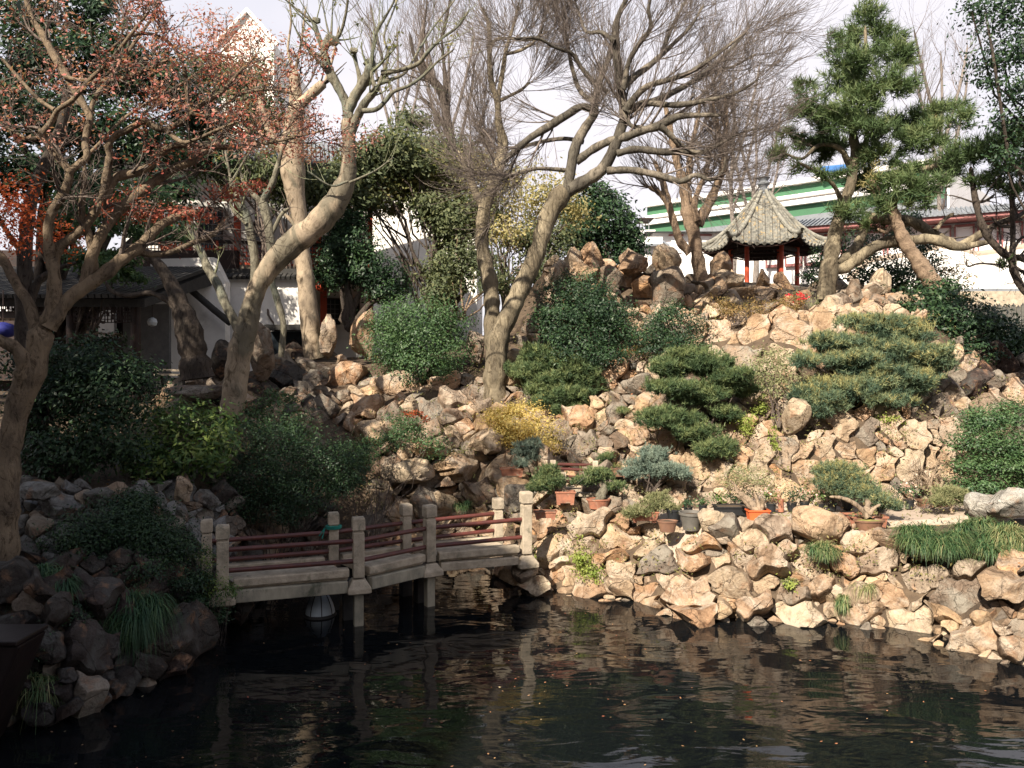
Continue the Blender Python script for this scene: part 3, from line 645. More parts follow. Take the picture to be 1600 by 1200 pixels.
rockwork('low rockery of brown and grey stones behind the zigzag bridge', 'rockery',
  [(570,885),(575,760),(600,690),(480,640),(420,560),(500,552),(600,590),(760,590),(800,600),(820,700),(840,800),(800,880),(690,890)],
  [(620,600,22),(690,600,24),(715,625,18),(660,745,26),(610,730,22),(720,735,26),(750,765,24),(690,790,22),(640,800,24),(600,780,22),(790,740,24),(800,780,22),(620,860,20),(680,855,18)],
  (8, 22), [M['stone']] * 3 + [M['stone_dim']] * 3, .9, (-.08, .28), back=.4, ax=1.35, name='rockery', maxn=240, tilt=.3, blocky=.4)
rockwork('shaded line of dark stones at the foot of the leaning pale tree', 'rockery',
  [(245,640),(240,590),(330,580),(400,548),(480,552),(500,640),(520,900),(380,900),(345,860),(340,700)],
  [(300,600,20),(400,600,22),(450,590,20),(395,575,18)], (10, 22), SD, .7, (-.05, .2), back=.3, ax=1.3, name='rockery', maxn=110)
rockwork('shadowed left bank of shade-darkened boulders under trailing grass', 'rock bank',
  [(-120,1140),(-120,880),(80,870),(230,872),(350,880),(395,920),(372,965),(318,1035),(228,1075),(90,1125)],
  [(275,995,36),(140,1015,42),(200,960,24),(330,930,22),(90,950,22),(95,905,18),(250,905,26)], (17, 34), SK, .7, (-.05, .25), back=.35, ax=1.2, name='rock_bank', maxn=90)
rockwork('mottled grey limestone wall under the dark shrubs on the left bank', 'rock wall',
  [(-100,885),(-100,755),(60,752),(150,762),(240,760),(300,740),(350,810),(355,890),(230,878)],
  [(60,770,20),(95,790,18),(60,820,20),(170,770,20),(285,765,22),(180,800,18)], (10, 22), SG + [M['stone_grey']], .75, (-.05, .2), back=.3, ax=1.2, name='rock_wall', maxn=110)
rockwork('small broken stones piled round the foot of the hexagonal pavilion', 'rockery',
  [(1090,500),(1085,440),(1130,425),(1300,430),(1345,445),(1460,452),(1470,500),(1300,492)],
  [(1125,455,16),(1145,470,16),(1170,455,15),(1200,462,14)], (8, 15), ST, .7, (-.05, .15), back=.3, ax=1.1, name='rockery', maxn=90)
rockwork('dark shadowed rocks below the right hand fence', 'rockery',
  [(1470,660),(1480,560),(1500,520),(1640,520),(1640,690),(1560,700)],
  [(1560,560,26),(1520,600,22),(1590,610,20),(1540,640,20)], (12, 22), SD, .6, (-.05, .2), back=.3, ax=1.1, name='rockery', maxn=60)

BL = [ # u,v,w,h,mat,Y,rough,holes,label
 (824,890,52,44,'stone',11.35,.8,0,'rounded tan rock directly under the last bridge post'),
 (800,900,44,34,'stone',11.5,.8,0,'small tan rock at the water left of the last bridge post'),
 (838,915,60,34,'stone',11.3,.8,0,'low tan rock at the water right of the last bridge post'),
 (340,930,80,70,'stone_dark',9.7,.9,.1,'shade-darkened boulder carrying the first bridge post'),
 (375,945,44,60,'stone_dark',10.0,.9,.1,'narrow dark boulder under the near end of the bridge deck'),
 (300,985,90,110,'stone_dark',9.0,.8,.1,'largest dark boulder standing in the water on the left'),
 (905,428,60,40,'stone',18.3,1.2,.3,'broad tan rock carrying the twin peaks'),
 (1277,820,104,66,'stone',10.62,.5,0,'big flat tan boulder between the orange pot and the red trough'),
 (925,404,44,58,'stone',18.4,1.5,.5,'pointed tan scholar rock, tallest of the two on the left peak'),
 (897,412,34,54,'stone',18.4,1.4,.5,'rounded tan scholar rock beside the pointed peak, left of it'),
 (872,436,32,56,'stone',18.2,1.0,.2,'narrow tan rock standing left of the twin peaks behind the trunk'),
 (988,412,52,52,'stone',18.3,1.4,.6,'tan rock peak with a white cap in the middle of the ridge'),
 (1042,404,48,56,'stone',18.3,1.4,.7,'craggy tan rock peak in front of the white house, right on the ridge'),
 (1042,450,60,70,'stone_dim',17.6,.6,0,'large smooth grey brown boulder below the craggy peak'),
 (952,434,46,46,'stone_dim',18.2,.8,.1,'brown boulder between the two light rock peaks'),
 (1125,416,34,54,'stone',19.5,1.2,.3,'brown rock standing between the flaky trunk and the pavilion'),
 (566,520,42,80,'stone',17.2,1.4,.6,'upright pitted tan scholar rock beside the round shrub'),
 (512,532,30,84,'stone',17.4,1.4,.6,'thin pale scholar rock right of the straight grey trunk'),
 (405,548,48,100,'stone_dim',15.4,.6,.1,'tall brown slab standing behind the leaning pale trunk'),
 (354,562,46,66,'stone_dark',15.2,1.2,.3,'dark pitted rock against the white garden wall'),
 (745,540,34,62,'stone_dim',16.8,1.0,.2,'brown standing rock between round shrub and bare tree trunk'),
 (1336,460,28,48,'stone_dim',16.6,.5,0,'upright squared stone above the blue green pine'),
 (1362,452,34,30,'stone',16.8,.6,0,'rounded tan stone right of the upright squared stone'),
 (1313,470,46,26,'stone_dim',16.4,.7,0,'low brown stone left of the upright squared stone'),
 (1362,480,50,34,'stone',16.0,.6,0,'wide tan stone below the upright squared stone'),
 (1394,476,34,36,'stone',16.2,.6,0,'tan stone left of the dark gap above the pine'),
 (1433,482,26,46,'stone',16.2,.6,0,'leaning tan stone right of the dark gap above the pine'),
 (1415,497,44,22,'stone',15.6,.6,0,'flat tan stone under the dark gap above the pine'),
 (1540,795,80,64,'stone_white',10.9,1.0,.2,'pale grey limestone boulder, lower of the pair at the right edge'),
 (1588,785,90,52,'stone_white',10.6,1.0,.3,'white grey limestone boulder, upper of the pair at the right edge'),
  (1240,648,46,64,'stone',12.6,.6,0,'tall pale block standing left of the blue green pine foot'),
 (905,560,40,30,'stone_dim',16.0,1.0,.2,'brown ledge rock under the dark junipers'),
 (665,700,72,34,'stone',13.5,1.5,.5,'pale jagged pitted rock under the low shrub'),
 (760,690,60,44,'stone',13.4,1.3,.4,'pale pitted rock below the golden shrub'),
 (640,735,90,40,'stone',13.3,1.2,.4,'broad tan ledge rock above the bridge posts'),
 (805,765,60,50,'stone',12.8,.8,0,'bulging tan rock above the last bridge post'),
 (850,718,36,52,'stone',13.0,.6,0,'upright pale stone beside the terracotta trough with juniper'),
 (285,765,34,44,'stone',10.2,.8,.1,'sunlit tan stone standing on the grey limestone wall'),
 (60,765,76,34,'stone_grey',9.4,1.2,.5,'flat pitted grey limestone beside the maple trunk'),
 (160,775,60,34,'stone_grey',9.7,1.2,.4,'pale pitted limestone left of the sunlit stone'),
 (300,612,110,30,'stone_dim',13.2,.8,.1,'long low brown rock under the garden wall'),
 (945,692,30,36,'stone_dim',13.3,.8,.1,'brown rock behind the maroon stair rails'),
 (1110,812,54,40,'stone',10.9,.5,0,'rounded tan boulder between the grey pot and the orange pot'),
 (660,787,50,60,'stone_dim',13.2,.9,.3,'grey brown rock with a hollow behind the bridge posts'),
]
for u, v, w, h, mt, Y, rg, ho, lb in BL:
    blob('boulder', u, v, w, h, M[mt], None, Y, dep=.85, rough=rg * (.6 if any(k in lb for k in ('block', 'slab', 'squared', 'upright')) else 1), boxy=1.0 if any(k in lb for k in ('block', 'slab', 'squared', 'upright', 'wide')) else 0, holes=ho, label=lb, cat='rock')

# ------------------------------------------------------------------ zigzag bridge
bridge = thing('zigzag_bridge', 'low zigzag bridge with maroon rails and square concrete posts', 'bridge', (-1.6, 10.4, 0))
NP = [(348, 9.5), (560, 10.0), (671, 10.8), (822, 11.25)]; FP = [(323, 10.1), (521, 10.65), (634, 11.3), (778, 11.85)]
near = [np.array([(u - 800) / F * Y, Y]) for u, Y in NP]; far = [np.array([(u - 800) / F * Y, Y]) for u, Y in FP]
def post(xy, ztop, zbot, ang, w, base=True, label=None):
    g = MB(); x, y = xy
    g.box((x, y, (zbot + ztop - .19) / 2), (w * .9, w * .9, ztop - .19 - zbot), ang)
    p = g.build('post', M['concrete'], bridge, bevel=.008)
    if label: p['label'] = label
    g = MB(); g.box((x, y, ztop - .18), (w * .74, w * .74, .03), ang); g.build('neck', M['concrete'], p)
    g = MB(); g.lathe((x, y, ztop - .166), [(w * .60, 0), (w * .71, .012), (w * .71, .14), (w * .62, .162), (w * .2, .168)], 4, rz=ang + math.pi / 4); g.build('cap', M['concrete'], p)
    return p
angs = [math.atan2(*(near[i + 1] - near[i])[::-1]) for i in range(3)]
pa = [angs[0], angs[0], angs[1] * .5 + angs[2] * .5, angs[2]]
for i, (xy, zt_) in enumerate(zip(near, (1.35, 1.35, 1.36, 1.47))):
    post(xy, zt_, .60, pa[i], .152, label='weathered post partly hidden by ivy' if i == 0 else None)
    g = MB(); z0 = .585
    g.lathe((xy[0], xy[1], .40), [(.14, 0), (.205, .02), (.205, .08), (.11, .18)], 4, rz=pa[i] + math.pi / 4); g.build('plinth', M['concrete'], bridge, bevel=.01)
for i, (xy, zt_) in enumerate(zip(far, (1.30, 1.29, 1.29, 1.28))):
    p = post(xy, zt_, .60, pa[i], .14, label='post with a teal green cord tied round its neck' if i == 1 else None)
    if i == 1:
        g = MB()
        for k in range(4):
            zz = zt_ - .185 - k * .011
            g.lathe((xy[0], xy[1], zz), [(.105, 0), (.112, .005), (.105, .01)], 8, rz=pa[i])
        g.cyl((xy[0] - .10, xy[1] - .06, zt_ - .2), (xy[0] - .17, xy[1] - .09, zt_ - .30), .008); g.cyl((xy[0] - .10, xy[1] - .06, zt_ - .2), (xy[0] - .13, xy[1] - .09, zt_ - .34), .008)
        g.build('tied_cord', M['cord'], p)
for ln, zo in ((near, 0), (far, 0)):
    for i in range(3):
        a, b_ = ln[i], ln[i + 1]; d = nrm(b_ - a); zt0 = 1.05; zt1 = 1.05 + (.04 if i == 2 else 0)
        dz = -.03 if ln is far else 0
        for z in (1.05 + dz, .80 + dz):
            g = MB(); g.cyl((*(a + d * .06), z), (*(b_ - d * .06), z + (.03 if i == 2 else 0)), .030, n=12); g.build('rail', M['rail'], bridge, smooth=True)
def cornered(i, w0, z0, z1, name, mat, inset=0.0, grow_=0.0):
    a, b_, c, d = near[i], near[i + 1], far[i + 1], far[i]
    ctr = (a + b_ + c + d) / 4
    pts = [p + (p - ctr) * grow_ for p in (a, b_, c, d)]
    g = MB(); g.prism([(*p, z0) for p in pts], (0, 0, z1 - z0)); g.build(name, mat, bridge, bevel=.01)
for i in range(3):
    a, b_, c, d = near[i], near[i + 1], far[i + 1], far[i]; dd = nrm(b_ - a); nn = np.array([dd[1], -dd[0]])
    e0, e1 = .004 * i, 0
    g = MB(); g.prism([(*(a + dd * .13 + nn * .02), .58 + e0), (*(b_ - dd * .13 + nn * .02), .58 + e0), (*(c - dd * .1), .58 + e0), (*(d + dd * .1), .58 + e0)], (0, 0, .075)); g.build('deck_slab', M['concrete'], bridge, bevel=.006)
    g = MB(); g.bar((*(a + dd * .12), .66 + e0), (*(b_ - dd * .12), .67 + e0), .15, .10); k = g.build('kerb', M['concrete'], bridge, bevel=.014)
    g = MB(); g.bar((*(c - dd * .12), .66 + e0), (*(d + dd * .12), .66 + e0), .13, .10); g.build('kerb', M['concrete'], bridge, bevel=.014)
    hb = .15 if i < 2 else .11
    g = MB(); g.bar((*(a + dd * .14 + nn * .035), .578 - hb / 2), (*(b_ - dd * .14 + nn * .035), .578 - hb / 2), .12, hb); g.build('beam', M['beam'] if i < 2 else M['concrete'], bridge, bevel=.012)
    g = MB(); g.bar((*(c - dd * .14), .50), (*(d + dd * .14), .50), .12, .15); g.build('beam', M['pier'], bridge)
for i in (1, 2):
    x, y = near[i]; g = MB(); g.box((x - .0, y, .18), (.115, .115, .44), pa[i]); g.build('pier', M['beam'], bridge, bevel=.008)
    x, y = far[i]; x2, y2 = near[i] * .62 + far[i] * .38
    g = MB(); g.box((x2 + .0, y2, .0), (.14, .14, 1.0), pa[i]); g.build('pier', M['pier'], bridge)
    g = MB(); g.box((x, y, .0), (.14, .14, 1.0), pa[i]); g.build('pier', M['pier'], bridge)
# invented ribbed dome standing in for a bright patch at the water
dm = thing('bright_patch_dome', 'invented pale ribbed dome standing for a bright patch under the bridge', 'stand-in', P(500, 962, 10.4) * (1, 1, 0))
g = MB(); c = P(500, 950, 10.4); g.lathe((c[0], c[1], .02), [(.19, 0), (.185, .05), (.165, .12), (.13, .20), (.085, .27), (.04, .315), (.005, .33)], 24); g.build('dome', M['paleshell'], dm, smooth=True, sharp=60)
for k in range(8):
    a = k * math.pi / 4 + .35; pr = [(.193, 0.02), (.188, .07), (.168, .14), (.133, .22), (.088, .29), (.02, .345)]
    pl = np.array([[(c[0] + r * math.cos(a), c[1] + r * math.sin(a), z) for r, z in pr]]); Vv, Ff = tubes(pl, np.full((1, 6), .006), 5); fm('rib', Vv, Ff, M['pier'], dm)
g = MB(); g.lathe((c[0], c[1], 0.0), [(.20, -.03), (.215, 0), (.20, .03)], 24); g.build('rim', M['pier'], dm, smooth=True)
g = MB(); g.box((-2.6, 12.4, .25), (1.6, .5, 1.0), .2)
# maroon boat prow at lower left
bt = thing('moored_punt', 'dark maroon wooden punt end jutting in at the lower left edge', 'boat', (-4.6, 5.9, 0))
g = MB(); zz = 1.02
X0 = P(30, 980, 6.6)[0]; zq = .93
g.add([(X0 - 2.5, 6.45, -.3), (X0 - .45, 6.45, -.3), (X0, 6.6, .93), (X0 - 2.5, 6.6, .93), (X0 - 2.5, 7.1, -.3), (X0 - .55, 7.1, -.3), (X0, 7.0, .93), (X0 - 2.5, 7.0, .93)], [(0, 1, 2, 3), (1, 5, 6, 2), (5, 4, 7, 6), (4, 0, 3, 7), (3, 2, 6, 7), (0, 4, 5, 1)])
g.build('hull', M['maroonboat'], bt, bevel=.02)
g = MB(); g.box((X0 - 1.28, 6.80, .955), (2.55, .46, .04)); g.build('gunwale', M['maroonboat'], bt, bevel=.01)

# ------------------------------------------------------------------ hexagonal pavilion
PY = 24.0; pc = P(1193, 440, PY); zb = pc[2] - .1; ze = P(0, 392, PY)[2]; zr = P(0, 300, PY)[2]; RE = 1.78; ROT = R(-16.5)
pav = thing('hexagonal_pavilion', 'small hexagonal pavilion with pale lichened tile roof on red columns', 'pavilion', (pc[0], PY, zb))
cx, cy = pc[0], PY
hexa = [ROT + k * math.pi / 3 for k in range(6)]
def roofpt(a, s, lift=1):     # s 0 at the top .. 1 at the eave ; a direction angle
    k = (a - ROT) / (math.pi / 3); fr = k - math.floor(k); off = (fr - .5) * math.pi / 3
    rh = math.cos(math.pi / 6) / math.cos(off); prof = .06 + .94 * s
    r = RE * rh * prof * (1 + .02 * 0); z = ze + (zr - ze) * (1 - s) ** 1.32
    z += lift * .20 * (abs(off) / (math.pi / 6)) ** 3 * s ** 3 
    r *= 1 + .05 * (abs(off) / (math.pi / 6)) ** 4 * s ** 3
    return np.array([cx + r * math.cos(a), cy + r * math.sin(a), z])
NA, NS = 96, 12
Vv = [roofpt(ROT + 1e-4 + k * 2 * math.pi / NA, s / (NS - 1)) for s in range(NS) for k in range(NA)]
I = np.arange(NA * NS).reshape(NS, NA)
Ff = np.stack([I[:-1], np.roll(I[:-1], -1, 1), np.roll(I[1:], -1, 1), I[1:]], -1).reshape(-1, 4)
roof = fm('roof', Vv, Ff, M['tile'], pav)
Vu = np.array(Vv) - (0, 0, .09); Vu[:NA] = Vu[:NA]
fm('eave_underside', Vu, Ff[:, ::-1], M['darkwood'], pav)
for f_ in range(6):
    c1, c2 = hexa[f_], hexa[f_] + math.pi / 3; rowsn = 9
    for j in range(rowsn):
        # rows run straight down each face, meeting the hips
        w = (j + .5) / rowsn * 2 - 1; ss = np.linspace(max(abs(w) * .96, .12), 1.0, 9); pl = []
        am = (c1 + c2) / 2
        for s in ss:
            Rf = RE * (.06 + .94 * s) * math.cos(math.pi / 6); side = w * RE * .5 * 1.0
            a = am + math.atan2(side, Rf); pl.append(roofpt(a, s) + (0, 0, .022))
        pl[-1] = pl[-1] + (pl[-1] - pl[-2]) * .12
        Vr, Fr = tubes(np.array([pl]), np.full((1, 9), .040) * (1 + .10 * (np.arange(9) % 2)), 8)
        fm('tile_row', Vr, Fr, M['tile'], roof, smooth=False)
        e = pl[-1]; dr = nrm(pl[-1] - pl[-2]); g = MB(); g.cyl(e - dr * .02, e + dr * .035, .056, n=10); g.build('eave_tile', M['tile_ridge'], roof)
    for c_ in (c1,):
        pl = [roofpt(c_ + 1e-3, s) + (0, 0, .06) for s in np.linspace(.02, 1.0, 12)]; e = pl[-1] + (pl[-1] - pl[-2]) * .8 + np.array((0, 0, .06)); pl.append(e)
        Vr, Fr = tubes(np.array([pl]), np.linspace(.055, .075, 13)[None], 8); fm('hip_ridge', Vr, Fr, M['tile_ridge'], roof)
g = MB(); g.lathe((cx, cy, zr - .12), [(.15, 0), (.13, .10), (.17, .14), (.17, .19), (.11, .22), (.13, .30), (.18, .34), (.18, .40), (.12, .43), (.15, .50), (.20, .54), (.15, .58), (.03, .60)], 18); g.build('finial', M['roofgrey'], pav, smooth=True, sharp=50)
RC = .95
for k in range(6):
    a = hexa[k]; x, y = cx + RC * math.cos(a), cy + RC * math.sin(a)
    g = MB(); g.cyl((x, y, zb - .3), (x, y, ze + .15), .068, n=14); col = g.build('column', M['red'], pav, smooth=True)
    g = MB(); g.lathe((x, y, zb - .32), [(.12, 0), (.12, .10), (.085, .14)], 12); g.build('column_base', M['stone_grey'], col)
    a2 = hexa[k] + math.pi / 3; x2, y2 = cx + RC * math.cos(a2), cy + RC * math.sin(a2)
    g = MB(); g.bar((x, y, ze - .02), (x2, y2, ze - .02), .06, .12); g.build('tie_beam', M['darkwood'], pav)
    g = MB(); g.bar((x, y, ze - .17), (x2, y2, ze - .17), .05, .03)
    for q in range(9):
        t_ = (q + .5) / 9; g.box((x + (x2 - x) * t_, y + (y2 - y) * t_, ze - .12), (.02, .02, .09), 0)
    g.build('hanging_lattice', M['darkwood'], pav)
    for s2 in (.18, .5, .82):
        a_ = a + (a2 - a) * s2; g = MB(); g.bar((cx + RC * .9 * math.cos(a_), cy + RC * .9 * math.sin(a_), ze + .10), (*(roofpt(a_, .97)[:2]), roofpt(a_, .97)[2] - .11), .05, .05); g.build('rafter', M['darkwood'], pav)
g = MB(); g.lathe((cx, cy, zb - .45), [(RE * .86, 0), (RE * .86, .3)], 6, rz=ROT); g.build('floor_slab', M['stone_dim'], pav)

# ------------------------------------------------------------------ buildings and walls on the right
def line_box(g, A, B, z0, z1, th=.2, off=0):
    A = np.array(A, float); B = np.array(B, float); d = nrm(B - A); n = np.array([d[1], -d[0]])
    c = (A + B) / 2 + n * (off); g.box((c[0], c[1], (z0 + z1) / 2), (np.linalg.norm(B - A), th, z1 - z0), math.atan2(d[1], d[0])); return g
def zv(v, Y): return EYE - (v - HZ) / F * Y
Aq, Bq = np.array([(1015 - 800) / F * 60.5, 60.5]), np.array([(1480 - 800) / F * 47.0, 47.0])
big = thing('shopping_block', 'long white block with green fascia bands far behind the pavilion', 'building', (*((Aq + Bq) / 2), 2.9))
def lb2(name, z0, z1, off, mat, th=.3, A=Aq, B=Bq, par=None): g = MB(); line_box(g, A, B, z0, z1, th, off); return g.build(name, mat, par or big)
lb2('wall', 2.9, 14.9, -6, M['whitef'], 11.0)
lb2('fascia', zv(338, 52), zv(320, 52), .35, M['green'], .5); lb2('fascia', zv(301, 52), zv(286, 52), .1, M['green'], .5)
lb2('ledge', zv(319.5, 52), zv(312, 52), .5, M['whitef'], .9); lb2('ledge', zv(347, 52), zv(338.5, 52), .6, M['roofgrey'], 1.0); lb2('ledge', zv(285.5, 52), zv(279, 52), .3, M['whitef'], .9); lb2('ledge', zv(306, 52), zv(301.5, 52), .3, M['whitef'], .7)
for k in range(14):
    a = Aq + (Bq - Aq) * (k + .1) / 14; b_ = Aq + (Bq - Aq) * (k + .9) / 14; lb2('window_band', zv(311.5, 52), zv(306.5, 52), -.42, M['bark_brown'] if k % 3 else M['pink'], .2, a, b_)
a = Aq + (Bq - Aq) * .66; b_ = Aq + (Bq - Aq) * .80
g = MB(); c = (a + b_) / 2; g.box((c[0] - .6, c[1] + .4, zv(273, 52)), (2.2, 2.0, .4), -.4); g.build('blue_awning', simple('blue_awning_cloth', (.05, .16, .42), rough=.8), big, bevel=.1)
for k in range(5):
    g = MB(); p_ = Aq + (Bq - Aq) * (.25 + k * .13); g.box((p_[0], p_[1] + 2.5, 15.2), (1.4, 1.2, .8), .2); g.build('roof_unit', M['whitef'], big)
# low hall with maroon frames
Aq2, Bq2 = np.array([(1195 - 800) / F * 36, 36.0]), np.array([(1640 - 800) / F * 31, 31.0])
low = thing('framed_hall', 'low white hall with maroon window frames and grey roof behind the pine', 'building', (*((Aq2 + Bq2) / 2), 2.9))
def lb3(name, z0, z1, off, mat, th=.2, a=0, b_=1, par=None):
    A = Aq2 + (Bq2 - Aq2) * a; B = Aq2 + (Bq2 - Aq2) * b_; g = MB(); line_box(g, A, B, z0, z1, th, off); return g.build(name, mat, par or low)
zt1 = zv(352, 33); zb1 = zv(402, 33)
lb3('wall', 2.9, zt1, -2, M['whitef'], 3.8)
for k in range(13):
    a, b_ = (k + .06) / 13, (k + .94) / 13
    if rng.random() < .8 or k > 7:
        w = lb3('window', zb1, zt1 - .15, -.04, M['whitef'], .12, a, b_); m_ = .006
        lb3('frame', zb1 - .08, zb1 + .04, .02, M['pink'], .14, a, b_, w); lb3('frame', zt1 - .18, zt1 - .08, .02, M['pink'], .14, a, b_, w)
        lb3('frame', zb1, zt1 - .1, .03, M['pink'], .14, a, a + m_, w); lb3('frame', zb1, zt1 - .1, .03, M['pink'], .14, b_ - m_, b_, w)
lb3('eave_board', zt1, zt1 + .14, .5, M['pink'], 1.2)
d = nrm(Bq2 - Aq2); n = np.array([d[1], -d[0]]); g = MB()
g.prism([(*(Aq2 + n * 1.2), zt1 + .14), (*(Aq2 - n * 2.0), zt1 + .95), (*(Aq2 - n * 2.0), zt1 + .14)], (*(Bq2 - Aq2), 0)); rf = g.build('roof', M['roofgrey'], low)
for k in range(60):
    p_ = Aq2 + (Bq2 - Aq2) * (k + .5) / 60; g = MB(); g.bar((*(p_ + n * 1.22), zt1 + .17), (*(p_ - n * 1.95), zt1 + .97), .07, .05); g.build('tile_row', M['roofgrey'], rf)
# white garden wall on the right, base ledge, paling fence
gw = thing('white_garden_wall', 'sunlit white garden wall with a curved coping behind the paling fence', 'wall', P(1540, 470, 27))
pts = [];
for u, v in ((1330, 440), (1360, 410), (1430, 400), (1470, 388), (1500, 392), (1530, 400), (1560, 396), (1600, 388), (1660, 385)): pts.append(P(u, v, 27))
base = [P(1660, 458, 27), P(1330, 458, 27)]
g = MB(); g.prism(pts + base, (0, .35, 0)); g.build('wall', M['white'], gw)
V_ = np.array([[(p[0], p[1] + .17, p[2] + .05) for p in pts]]); Vr, Fr = tubes(V_, np.full((1, len(pts)), .14), 8); fm('coping', Vr, Fr, M['path'], gw)
g = MB(); a = P(1300, 455, 26.6); b_ = P(1680, 455, 26.6); g.bar(a, b_, .5, .13); g.build('ledge', M['roofgrey'], gw)
g = MB(); a = P(1300, 472, 26.2); b_ = P(1680, 472, 26.2); g.bar(a, b_, 1.0, .62); g.build('plinth', M['concrete'], gw)
fe = thing('paling_fence', 'grey weathered paling fence at the right edge under the white wall', 'fence', P(1560, 530, 19))
for k in range(26):
    u = 1480 + k * 7.4; p_ = P(u, 531, 19); h = (531 - 477) / F * 19 * rng.uniform(.96, 1.04)
    g = MB(); g.box((p_[0], p_[1], p_[2] + h / 2), (.088, .035, h), rng.normal() * .03); g.lathe((p_[0], p_[1], p_[2] + h), [(.062, 0), (.035, .03), (.005, .045)], 4, rz=math.pi / 4, sy=.4); g.build('paling', M['fence'], fe)
for v in (492, 520): g = MB(); g.bar(P(1476, v, 19.06), P(1672, v, 19.06), .04, .06); g.build('cross_rail', M['fence'], fe)
# small houses beyond the ridge
hs = thing('white_house', 'small white house with grey hipped roof between rock peak and trunk', 'house', P(1055, 400, 33))
Y = 33; g = MB(); a = P(1020, 440, Y); b_ = P(1130, 360, Y); g.box(((a[0] + b_[0]) / 2, Y + 2, (2.9 + zv(364, Y)) / 2), (b_[0] - a[0], 4, zv(364, Y) - 2.9)); g.build('wall', M['whitef'], hs)
g = MB(); zz = zv(364, Y); x0, x1 = a[0] - .35, b_[0] + .35; zt_ = zv(350, Y)
g.add([(x0, Y - .4, zz), (x1, Y - .4, zz), (x1, Y + 4.4, zz), (x0, Y + 4.4, zz), (x0 + 1.0, Y + 2, zt_), (x1 - 1.0, Y + 2, zt_)], [(0, 1, 5, 4), (1, 2, 5), (2, 3, 4, 5), (3, 0, 4), (3, 2, 1, 0)]); g.build('roof', M['roofgrey'], hs)
for u in (1056, 1100): g = MB(); p_ = P(u, 382, Y); g.box((p_[0], Y - .02, p_[2]), (.42, .08, .7)); w = g.build('window', M['whitef'], hs); g = MB(); g.box((p_[0], Y - .03, p_[2] + .38), (.6, .14, .07)); g.build('lintel', M['pink'], w)
g = MB(); p0 = P(1005, 404, 31); g.box((p0[0], 31.5, 2.9 + (zv(372, 31) - 2.9) / 2), (1.4, 1.6, zv(372, 31) - 2.9))
an = thing('lean_to', 'white lean-to with a grey sloping roof left of the small house', 'house', p0); g.build('wall', M['whitef'], an)
g = MB(); x0, x1 = P(1000, 0, 31)[0], P(1042, 0, 31)[0]; g.add([(x0, 30.4, zv(386, 31)), (x1, 30.4, zv(386, 31)), (x1, 31.6, zv(372, 31)), (x0, 31.6, zv(372, 31)), (x0, 30.4, zv(388, 31)), (x1, 30.4, zv(388, 31)), (x1, 31.6, zv(375, 31)), (x0, 31.6, zv(375, 31))], [(0, 1, 2, 3), (4, 7, 6, 5), (0, 4, 5, 1), (3, 2, 6, 7), (0, 3, 7, 4), (1, 5, 6, 2)]); g.build('roof', M['roofgrey'], an)
tw = thing('rooftop_tower', 'white stair tower with orange shutter and a canopy on stilts', 'tower', P(1012, 400, 40))
Y = 40; g = MB(); x0, x1 = P(999, 0, Y)[0], P(1024, 0, Y)[0]; g.box(((x0 + x1) / 2, Y + 1, (2.9 + zv(359, Y)) / 2), (x1 - x0, 2, zv(359, Y) - 2.9)); g.build('wall', M['whitef'], tw)
g = MB(); p_ = P(1010, 379, Y); g.box((p_[0], Y - .03, p_[2]), (.38, .08, .28)); g.build('shutter', simple('orange_shutter', (.55, .22, .08)), tw)
for u in (1006, 1016):
    for yy in (Y + .4, Y + 1.4): g = MB(); g.cyl((P(u, 0, Y)[0], yy, zv(359, Y)), (P(u, 0, Y)[0], yy, zv(342, Y)), .03, n=6); g.build('stilt', M['roofgrey'], tw)
g = MB(); g.box((P(1011, 0, Y)[0], Y + .9, zv(340, Y)), (.72, 1.4, .07)); g.build('canopy', M['darkwood'], tw)

# ------------------------------------------------------------------ white two-storey hall on the left with red columns
Hl = thing('garden_hall', 'white two-storey hall with red columns and lattice balcony behind the trees', 'building', P(450, 560, 22))
HA = np.array([(190 - 800) / F * 20, 20.0]); HB = np.array([(580 - 800) / F * 21.5, 21.5])
hd = nrm(HB - HA); hn = np.array([hd[1], -hd[0]])
def at(u):  # distance fraction along wall for a pixel column
    k = (u - 800) / F; t = (k * HA[1] - HA[0]) / ((HB - HA)[0] - k * (HB - HA)[1]); return t
def Yat(u): return HA[1] + (HB - HA)[1] * at(u)
def hb(name, u0, u1, v0, v1, off, th, mat, par=None, bev=0):
    um = (u0 + u1) / 2; Ym = Yat(um); A = HA + (HB - HA) * at(u0); B = HA + (HB - HA) * at(u1)
    g = MB(); line_box(g, A, B, zv(v1, Ym), zv(v0, Ym), th, off); return g.build(name, mat, par or Hl, bevel=bev)
hb('wall', 190, 579, 262, 580, -.6, 1.0, M['white'])
# upper windows and shutters
def window(u0, u1, v0, v1):
    w = hb('window', u0, u1, v0, v1, -.07, .08, M['glass'])
    hb('frame', u0 - 2, u0, v0 - 2, v1 + 2, -.03, .1, M['darkwood'], w); hb('frame', u1, u1 + 2, v0 - 2, v1 + 2, -.03, .1, M['darkwood'], w)
    hb('frame', u0, u1, v0 - 2, v0, -.035, .1, M['darkwood'], w); hb('frame', u0, u1, v1, v1 + 2, -.035, .1, M['darkwood'], w)
    n = max(2, int((u1 - u0) / 6))
    for k in range(1, n): x = u0 + (u1 - u0) * k / n; hb('muntin', x - .5, x + .5, v0, v1, -.028, .05, M['roofgrey'], w)
    for k in range(1, 5): y = v0 + (v1 - v0) * k / 5; hb('muntin', u0, u1, y - .5, y + .5, -.031, .05, M['roofgrey'], w)
for a in ((312, 346, 325, 388), (398, 418, 348, 395), (470, 495, 340, 400), (250, 285, 320, 385), (510, 530, 468, 505), (545, 560, 470, 505)): window(*a)
